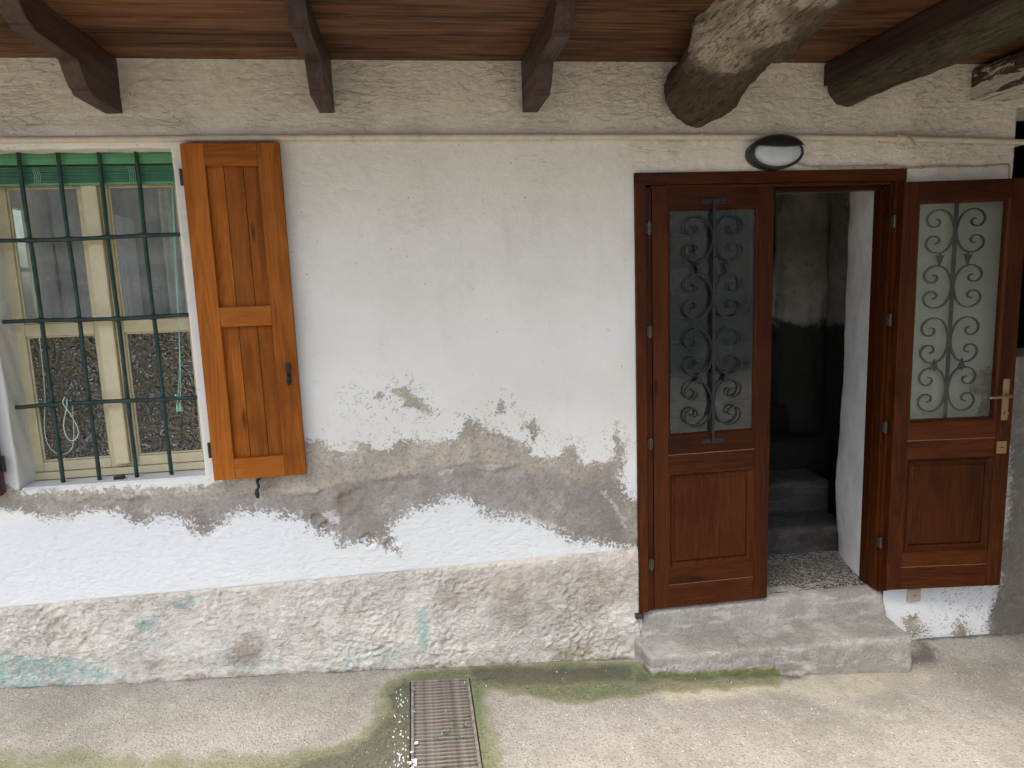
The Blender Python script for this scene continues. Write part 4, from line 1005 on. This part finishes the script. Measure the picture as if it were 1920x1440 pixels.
oval('diffuser', .108, .060, [(1.0, -.048), (.99, -.06), (.95, -.072), (.86, -.082), (.7, -.089), (.45, -.093), (.2, -.0945), (.001, -.095)], 'opal')
# eyelid hood over the top
bm = bmesh.new(); rows = []
for j in range(13):
    t = j / 12
    row = []
    for i in range(41):
        ph = math.pi * (i / 40)
        cap = .26                                   # lower lip of the hood, as a fraction of the height
        zt = .0725 * math.sin(ph); xx_ = .1255 * math.cos(ph)
        zl = min(zt, .022 + .008 * math.cos(2 * ph))
        z_ = zt + (zl - zt) * t
        rr_ = math.sqrt(max(0, 1 - (xx_ / .130) ** 2 - (z_ / .0745) ** 2))
        row.append(bm.verts.new((xx_, -.046 - .058 * rr_ ** .75, z_)))
    rows.append(row)
for a, b in zip(rows[:-1], rows[1:]):
    for i in range(40): bm.faces.new((a[i], a[i + 1], b[i + 1], b[i]))
bmesh.ops.remove_doubles(bm, verts=bm.verts, dist=1e-5)
hood = from_bm('hood', bm, 'lamp_black', lamp, None, True)
sol = hood.modifiers.new('thickness', 'SOLIDIFY'); sol.thickness = .003; sol.offset = 1

cb = empty('lamp_cable', (1.75, -.008, 2.11)); tag(cb, 'thin painted cable from the lamp along the door head to the corner', 'cable')
cpts = [(-.03, 0, .03), (.0, -.002, .016), (.06, 0, .007), (.2, .0, .004), (.4, .001, .006), (.5, .001, .0), (.54, .0, -.005), (.62, .001, -.002), (.75, 0, .0), (.9, .0, -.002), (1.02, .0, .004), (1.05, .0, 0), (1.055, .0, -.02), (1.057, .002, -.08)]
tube('cable_run', cpts, .0042, 'cable', cb, 8, res=6)
for x, z in ((.1, .006), (.27, .005), (.42, .006), (.60, -.003), (.70, 0), (.79, .0), (.93, -.001)):
    box('clip', x - .004, x + .004, -.007, .008, z - .007, z + .007, 'cable', cb, .002, None)

# ================================================================== DOOR
df = empty('door_frame', (1.63, 0, .08)); tag(df, 'dark reddish-brown wooden door frame set in the white wall', 'door frame')
def dbox(name, x0, x1, y0, y1, z0, z1, axis='z', bev=.003, parent=df, mt='door'):
    return box(name, x0 - 1.63, x1 - 1.63, y0, y1, z0 - .08, z1 - .08, mt, parent, bev, axis)
dbox('jamb', .982, 1.030, -.016, .07, .080, 2.0985)
dbox('jamb_rebate', 1.0306, 1.058, -.006, .07, .082, 2.04)
dbox('jamb', 2.2206, 2.272, -.014, .07, .058, 2.0985)
dbox('jamb_rebate', 2.203, 2.220, -.002, .048, .066, 2.04)
dbox('door_stop', 2.196, 2.2204, .050, .105, .068, 2.016)
dbox('door_stop', 1.0586, 1.10, .066, .105, .075, 2.016)
dbox('head', .982, 2.272, -.0165, .07, 2.0490, 2.101, 'x')
dbox('head_rebate', 1.058, 2.203, -.004, .07, 2.0345, 2.0484, 'x')
dbox('door_stop', 1.10, 2.196, .052, .105, 2.016, 2.0342, 'x')
for x in (1.043, 2.2155):
    for z in (1.865, 1.412, .898, .318):
        bm = bmesh.new()
        add_tube(bm, [Vector((x - 1.63, -.022, z - .08 - .028)), Vector((x - 1.63, -.022, z - .08 + .028))], .0075, 10)
        add_box(bm, x - 1.63 - .012, x - 1.63 + .012, -.020, -.002, z - .08 - .022, z - .08 + .022, .001)
        from_bm('hinge', bm, 'steel', df, None)
box('jamb_shoe', .962 - 1.63, 1.0 - 1.63, -.03, .0, -.025, -.002, 'steel', df, .003, None)

SCROLL = [(0, 0), (.015, .2), (.06, .45), (.14, .68), (.28, .88), (.5, 1.0), (.74, .96), (.92, .80), (1.0, .58), (.95, .36), (.80, .22), (.62, .24), (.52, .38), (.56, .52), (.68, .57)]
def door_leaf(loc, rotz, s, label, inside):
    """s = +1: hinge on the left, leaf runs to +x; s = -1: mirrored. Outer face at y=0, inner face at y=.045"""
    t = empty('door_leaf', loc, (0, 0, rotz)); tag(t, label, 'door', 'leaves of the glazed double door')
    w, H, T = .571, 1.953, .045
    def b(name, u0, u1, z0, z1, y0=0., y1=T, axis='z', bev=.003, mt='door', parent=t):
        xa, xb = sorted((s * u0, s * u1)); return box(name, xa, xb, y0, y1, z0, z1, mt, parent, bev, axis)
    b('stile', 0, .071, 0, H); b('stile', .498, w, 0, H)
    b('rail', .0716, .4974, 1.868, H, .0006, T - .0006, 'x')
    b('rail', .0716, .4974, .752, .836, .0006, T - .0006, 'x')
    b('rail', .0716, .4974, .662, .7495, .0006, T - .0006, 'x')
    b('rail', .0716, .4974, .1155, .190, .0006, T - .0006, 'x')
    b('rail', .0716, .4974, 0.0004, .1135, .0006, T - .0006, 'x')
    # raised panel with its mouldings, both faces
    for f in (0, 1):
        bm = bmesh.new()
        Y = (lambda y: y) if f == 0 else (lambda y: T - y)
        xa, xb = sorted((s * .0712, s * .4978))
        last = rings_panel(bm, xa, xb, .1895, .6625, [(.0, Y(.001)), (.006, Y(-.001)), (.010, Y(.004)), (.018, Y(.013)), (.026, Y(.015)), (.030, Y(.015)), (.036, Y(.011)), (.043, Y(.006)), (.046, Y(.0065))])
        bm.faces.new(last)
        from_bm('panel', bm, 'door', t, 'z')
        # glazing beads
        bm = bmesh.new()
        rings_panel(bm, xa, xb, .8355, 1.8685, [(.0, Y(.001)), (.004, Y(.0)), (.009, Y(.004)), (.013, Y(.010)), (.014, Y(.012 if f == 0 else .029))])
        from_bm('glazing_bead', bm, 'door', t, 'z')
    for za, zb in ((.7495, .752), (.1135, .1155)): b('joint_filler', .0716, .4974, za, zb, .0016, T - .0016, 'x', 0, 'filler')
    b('pane', .073, .496, .838, 1.866, .0122, .0158, None, 0, 'glass_door')
    # wrought iron scroll grille on the outer face
    g = empty('scroll_grille', (s * .282, -.009, 0)); g.parent = t
    sec = [(-.5, -.30), (.5, -.30), (.5, .30), (-.5, .30)]
    bm = bmesh.new(); add_tube(bm, [Vector((0, 0, .80)), Vector((0, 0, 1.90))], .014, sect=[(-.5, -.45), (.5, -.45), (.5, .45), (-.5, .45)], ref=(0, 1, 0))
    from_bm('upright', bm, 'iron', g, None)
    for zt, zb in ((1.829, 1.632), (1.573, 1.377), (1.329, 1.116), (1.092, .880)):
        for d in (-1, 1):
            c, h2, ww = (zt + zb) / 2, (zt - zb) / 2, .130
            up_ = [(.006 + x * ww, y * h2) for x, y in SCROLL]
            pts = [(x, -y) for x, y in up_[::-1]] + up_[1:]
            P = catmull([(d * x, 0, c + z) for x, z in pts], 5)
            bm = bmesh.new(); add_tube(bm, P, .0105, sect=sec, ref=(0, 1, 0))
            from_bm('scroll', bm, 'iron', g, None)
    for zz, sg in ((1.602, -1), (1.104, 1)):
        for d in (-1, 1):
            bm = bmesh.new()
            pr = [(0, sg * .032), (-.020, -sg * .022), (-.006, -sg * .014), (-.005, -sg * .026), (.005, -sg * .026), (.006, -sg * .014), (.020, -sg * .022)]
            va = [bm.verts.new((d * .066 + x, -.004, zz + z)) for x, z in pr]; vb = [bm.verts.new((d * .066 + x, .004, zz + z)) for x, z in pr]
            bm.faces.new(va); bm.faces.new(vb[::-1])
            for i in range(7): bm.faces.new((va[i], va[(i + 1) % 7], vb[(i + 1) % 7], vb[i]))
            from_bm('arrowhead', bm, 'iron', g, None)
    for zz in (1.892, .806):
        bm = bmesh.new(); add_box(bm, -.054, .054, .003, .0085, zz - .011, zz + .011, .002)
        for x in (-.04, 0, .04):
            bmesh.ops.create_uvsphere(bm, u_segments=10, v_segments=6, radius=.006, matrix=Matrix.Translation((x, .002, zz)))
        from_bm('bracket', bm, 'iron', g, None)
    if inside:
        h = empty('handle', (s * .528, T, 0)); h.parent = t
        box('back_plate', -.016, .016, 0, .009, .835, 1.035, 'brass', h, .004, None)
        tube('lever', [(0, .006, .958), (0, .04, .958), (-.012 * s, .052, .958), (-.05 * s, .054, .957), (-.11 * s, .052, .955)], .0075, 'brass', h, 10, res=6)
        bm = bmesh.new(); add_tube(bm, [Vector((0, .004, .87)), Vector((0, .022, .87))], .010, 14); from_bm('cylinder', bm, 'brass', h, None)
        box('lock_plate', s * .528 - .024, s * .528 + .024, T, T + .004, .672, .732, 'brass', t, .003, None)
        box('keyhole', s * .528 - .010, s * .528 + .010, T + .0038, T + .0048, .699, .704, 'iron', t, 0, None)
    return t
door_leaf((1.0625, -.004, .083), 0.0, 1, 'closed left leaf of the glazed brown door with iron scrolls before the glass', False)
door_leaf((2.236, -.010, .083), math.radians(173.0), -1, 'right leaf of the brown door swung open, with brass handle', True)

# ================================================================== STEPS AT THE DOOR
def step_moss(P): return smooth(-.095, -.14, P[:, 2] + .05 * (P[:, 0] - 1.0)) * smooth(1.75, 1.5, P[:, 0]) * .9 * (P[:, 1] < -.1)
o = block('door_step', [(.978, -.192, -.28), (2.235, -.262, -.33), (2.27, .03, -.33), (.948, .03, -.28), (.978, -.188, -.050), (2.222, -.258, -.052), (2.262, .03, -.052), (.952, .03, -.048)], .011, .016, 'step', None, .004, .045, 3, step_moss)
tag(o, 'worn grey cement step in front of the doorway', 'step')
o = block('threshold', [(.99, -.040, -.12), (2.262, -.050, -.12), (2.262, .12, -.12), (.99, .12, -.12), (.99, .018, .078), (2.262, .012, .062), (2.262, .12, .072), (.99, .12, .078)], .011, .02, 'step', None, .004, .06, 6)
tag(o, 'sloping cement threshold directly under the door leaves', 'threshold')
ds = empty('wall_socket_cover', (2.425, 0, .015)); tag(ds, 'small square beige cover plate low on the wall under the open door leaf', 'cover plate')
bm = bmesh.new(); add_box(bm, -.035, .035, -.012, .01, -.033, .033, .006, 3)
from_bm('plate', bm, 'beige_plastic', ds, None)
for r in (.024, .014):
    n = 40; P = []
    for i in range(n + 1):
        a = 2 * math.pi * i / n; k = (abs(math.cos(a)) ** 4 + abs(math.sin(a)) ** 4) ** -.25
        P.append(Vector((r * k * math.cos(a), -.0125, r * k * math.sin(a))))
    bm = bmesh.new(); add_tube(bm, P, .0022, 6, cap=False); from_bm('ring', bm, 'beige_plastic', ds, None, True)
bm = bmesh.new(); add_tube(bm, [Vector((0, -.01, 0)), Vector((0, -.0145, 0))], .004, 10); from_bm('screw', bm, 'iron', ds, None)

# ================================================================== STAIRS BEHIND THE DOOR
sc = empty('stone_staircase', (1.9, .5, .074)); tag(sc, 'dark stone stairs climbing into the shadow behind the open door', 'stairs')
zz, yy = .074, .46
for k in range(8):
    z1 = zz + (.15 if k == 0 else .185)
    xr = (2.40, 2.42, 2.6, 2.70, 2.70, 2.70, 2.70, 2.70)[k]
    y_r = yy + (.0 if k else .01); y_l = yy + (.10 if k == 0 else 0)
    c = [(.95, y_l, zz - .05), (xr, y_r, zz - .05), (xr, yy + .36, zz - .05), (.95, yy + .36, zz - .05), (.95, y_l, z1), (xr, y_r, z1), (xr, yy + .36, z1), (.95, yy + .36, z1)]
    c = [(a - 1.9, b - .5, d - .074) for a, b, d in c]
    block('step', c, .03, .012, 'stone_low' if k < 2 else 'stone', sc, .005, .1, 10 + k)  # upper steps take the stone copy with shade in its colour
    zz = z1; yy += .265
uf = empty('upper_stair_flight', (1.6, 1.2, 1.4)); tag(uf, 'dark treads of an upper flight seen through the closed glass leaf', 'stair flight')
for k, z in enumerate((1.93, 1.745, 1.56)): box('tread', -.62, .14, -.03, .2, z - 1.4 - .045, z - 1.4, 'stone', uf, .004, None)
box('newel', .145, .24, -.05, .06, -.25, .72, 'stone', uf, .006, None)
bm = bmesh.new()
pr = [(.245, .66), (.40, .66), (.33, .40), (.245, .05)]
va = [bm.verts.new((x, -.03, z)) for x, z in pr]; vb = [bm.verts.new((x, .05, z)) for x, z in pr]
bm.faces.new(va); bm.faces.new(vb[::-1])
for i in range(4): bm.faces.new((va[i], va[(i + 1) % 4], vb[(i + 1) % 4], vb[i]))
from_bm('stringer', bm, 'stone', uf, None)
# rounded chimney breast on the back wall
th = np.linspace(math.pi, 2 * math.pi, 24); zs = np.linspace(.25, 2.54, 60)
TH, ZZ = np.meshgrid(th, zs); a, z = TH.ravel(), ZZ.ravel()
r = .19 + fbm(np.cos(a), np.sin(a), z, .3, 4, .5, 51) * .02
k = np.arange(len(a)).reshape(len(zs), len(th))
q = np.stack([k[:-1, :-1], k[:-1, 1:], k[1:, 1:], k[1:, :-1]], -1).reshape(-1, 4).tolist()
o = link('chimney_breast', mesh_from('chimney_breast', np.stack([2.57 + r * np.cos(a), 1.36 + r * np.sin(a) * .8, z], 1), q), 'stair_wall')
tag(o, 'rounded grey chimney breast inside the dark stairwell', 'chimney')

# ================================================================== KITCHEN BEHIND THE WINDOW
kt = empty('wall_tiles', (-1.4, 2.99, .9)); tag(kt, 'grey tiled band on the kitchen back wall seen through the window', 'tiles')
for i in range(4):
    for j in range(5):
        box('tile', -1.0 + i * .2 + .002, -1.0 + (i + 1) * .2 - .002, -.012, .0, j * .2 + .002 , (j + 1) * .2 - .002, 'tile', kt, .003, None)
cu = empty('curtain', (-.94, .4, 1.2)); tag(cu, 'pale curtain hanging in folds at the right inside the kitchen', 'curtain')
xs_ = np.linspace(-.17, .30, 120); zs = np.linspace(-.4, 1.2, 30)
X, Z = np.meshgrid(xs_, zs); x, z = X.ravel(), Z.ravel()
y = .016 * np.sin(x * 62 + .5 * np.sin(z * 2)) + .012 * np.sin(x * 140 + 1)
k = np.arange(len(x)).reshape(len(zs), len(xs_))
q = np.stack([k[:-1, :-1], k[:-1, 1:], k[1:, 1:], k[1:, :-1]], -1).reshape(-1, 4).tolist()
o = link('cloth', mesh_from('cloth', np.stack([x, y, z], 1), q), 'curtain', cu)
sm_ = o.modifiers.new('thickness', 'SOLIDIFY'); sm_.thickness = .002
cp = empty('kitchen_cupboard', (-2.44, 2.62, 1.15)); tag(cp, 'pale wall cupboard beside the far kitchen window', 'cupboard')
box('carcass', 0, .30, -.30, .30, 0, 1.1, 'room', cp, .004, None)
for a, b in ((-.295, -.004), (.004, .295)): box('cupboard_door', .301, .318, a, b, .01, 1.09, 'curtain', cp, .004, None)
rw = empty('far_window', (-2.44, 1.25, 1.53)); tag(rw, 'bright narrow window in the far left kitchen wall', 'window')
bm = bmesh.new()
for q in ((-.8, -.75, 0, .74), (.75, .8, 0, .74), (-.749, .749, 0, .05), (-.749, .749, .69, .74), (-.02, .02, .0505, .6895), (-.749, -.021, .30, .325), (.021, .749, .30, .325)):
    add_box(bm, -.03, .02, q[0], q[1], q[2], q[3], .003)
from_bm('frame', bm, 'cream', rw, None)
box('pane', -.008, -.005, -.749, .749, .052, .688, 'glass', rw, 0, None)

# ================================================================== DRAIN
tilt = math.atan(.0675)
dg = empty('drain_grate', (.0275, -.12, -.0835), (0, tilt, 0)); tag(dg, 'rusty iron drain grate set in the mossy concrete', 'drain grate')
hw, Ld = .128, .895
bm = bmesh.new()
add_box(bm, -hw, -hw + .012, -Ld, 0, -.02, .004, .002); add_box(bm, hw - .012, hw, -Ld, 0, -.02, .004, .002)
add_box(bm, -hw + .0125, hw - .0125, -.010, 0, -.02, .0035, .002); add_box(bm, -hw + .0125, hw - .0125, -Ld, -Ld + .01, -.02, .0035, .002)
from_bm('frame', bm, 'rust', dg, None)
y = -.022
i = 0
base = None
while y > -Ld + .02:
    if base is None:
        base = box('bar', -hw + .0123, hw - .0123, -.0043, .0043, -.018, .001, 'rust', dg, .002, None); o = base
    else:
        o = base.copy(); COL.objects.link(o); o.parent = dg
    o.location = (0, y, random.uniform(-.0012, .0008)); o.rotation_euler = (random.uniform(-.06, .06), random.uniform(-.004, .004), random.uniform(-.008, .008))
    y -= .0222
bm = bmesh.new()
def qd(*p): bm.faces.new([bm.verts.new(v) for v in p])
x0, x1, ya, yb, zt, zb = -.1315, .1315, -.905, .004, -.004, -.10
qd((x0, ya, zb), (x1, ya, zb), (x1, yb, zb), (x0, yb, zb)); qd((x0, ya, zb), (x0, yb, zb), (x0, yb, zt), (x0, ya, zt)); qd((x1, ya, zb), (x1, yb, zb), (x1, yb, zt), (x1, ya, zt))
qd((x0, ya, zb), (x1, ya, zb), (x1, ya, zt), (x0, ya, zt)); qd((x0, yb, zb), (x1, yb, zb), (x1, yb, zt), (x0, yb, zt))
from_bm('channel', bm, 'pit', dg, None)
# silt that fills the channel towards the wall
xs_ = np.linspace(-.13, .13, 40); ys_ = np.linspace(-.6, 0.0, 90)
X, Y = np.meshgrid(xs_, ys_); x, y = X.ravel(), Y.ravel()
z = -.048 - .045 * smooth(-.25, -.45, y + .06 * np.sin(x * 20)) + fbm(x, y, 0, .04, 3, .5, 61) * .006
k = np.arange(len(x)).reshape(len(ys_), len(xs_))
q = np.stack([k[:-1, :-1], k[:-1, 1:], k[1:, 1:], k[1:, :-1]], -1).reshape(-1, 4).tolist()
me = mesh_from('silt', np.stack([x, y, z], 1), q); link('silt', me, 'pit', dg)

# paint flakes fallen beside the grate, and weeds sprouting from it
bm = bmesh.new(); rnd = random.Random(11)
def flake(x, y, r):
    z = float(ground_z(np.array([x]))[0]) + .004
    n = rnd.randint(4, 6); a0 = rnd.uniform(0, 6)
    top = [bm.verts.new((x + r * rnd.uniform(.6, 1.2) * math.cos(a0 + 6.283 * i / n), y + r * rnd.uniform(.5, 1.1) * math.sin(a0 + 6.283 * i / n), z + rnd.uniform(0, .003))) for i in range(n)]
    bot = [bm.verts.new((v.co.x, v.co.y, z - .004)) for v in top]
    bm.faces.new(top)
    for i in range(n): bm.faces.new((top[i], bot[i], bot[(i + 1) % n], top[(i + 1) % n]))
for _ in range(60): flake(rnd.gauss(-.135, .022), rnd.uniform(-.72, -.16), rnd.uniform(.001, .0038))
for _ in range(40): flake(rnd.gauss(-.17, .05), rnd.uniform(-.85, -.55), rnd.uniform(.001, .0035))
for _ in range(8): flake(rnd.gauss(-.088, .008), rnd.gauss(-.63, .05), rnd.uniform(.004, .009))
for _ in range(70): flake(rnd.uniform(-.9, 2.6), rnd.uniform(-.75, -.06), rnd.uniform(.0008, .0022))
o = from_bm('paint_flakes', bm, 'flake', None, None); o['kind'] = 'stuff'; tag(o, 'white paint flakes scattered beside the drain grate', 'paint flakes')
bm = bmesh.new()
for cx, cy, n in ((.03, -.50, 16), (.07, -.45, 10), (.11, -.46, 14), (.10, -.53, 16), (.0, -.53, 8), (.12, -.40, 10), (.06, -.42, 8)):
    for _ in range(n):
        x, y = cx + rnd.gauss(0, .012), cy + rnd.gauss(0, .007)
        z = float(ground_z(np.array([x]))[0]) - .006
        a = rnd.uniform(0, 6.28); l = rnd.uniform(.005, .010); h = rnd.uniform(.004, .011); w_ = l * .35
        d = Vector((math.cos(a), math.sin(a), 0)); sd_ = Vector((-d.y, d.x, 0))
        p = Vector((x, y, z)); mid = p + d * l * .5 + Vector((0, 0, h)); tip = p + d * l + Vector((0, 0, h * .8))
        vs = [bm.verts.new(v) for v in (p, mid + sd_ * w_, tip, mid - sd_ * w_)]; bm.faces.new(vs)
o = from_bm('weeds', bm, 'leaf', None, None); o['kind'] = 'stuff'; tag(o, 'tiny green weeds sprouting through the drain grate', 'weeds')
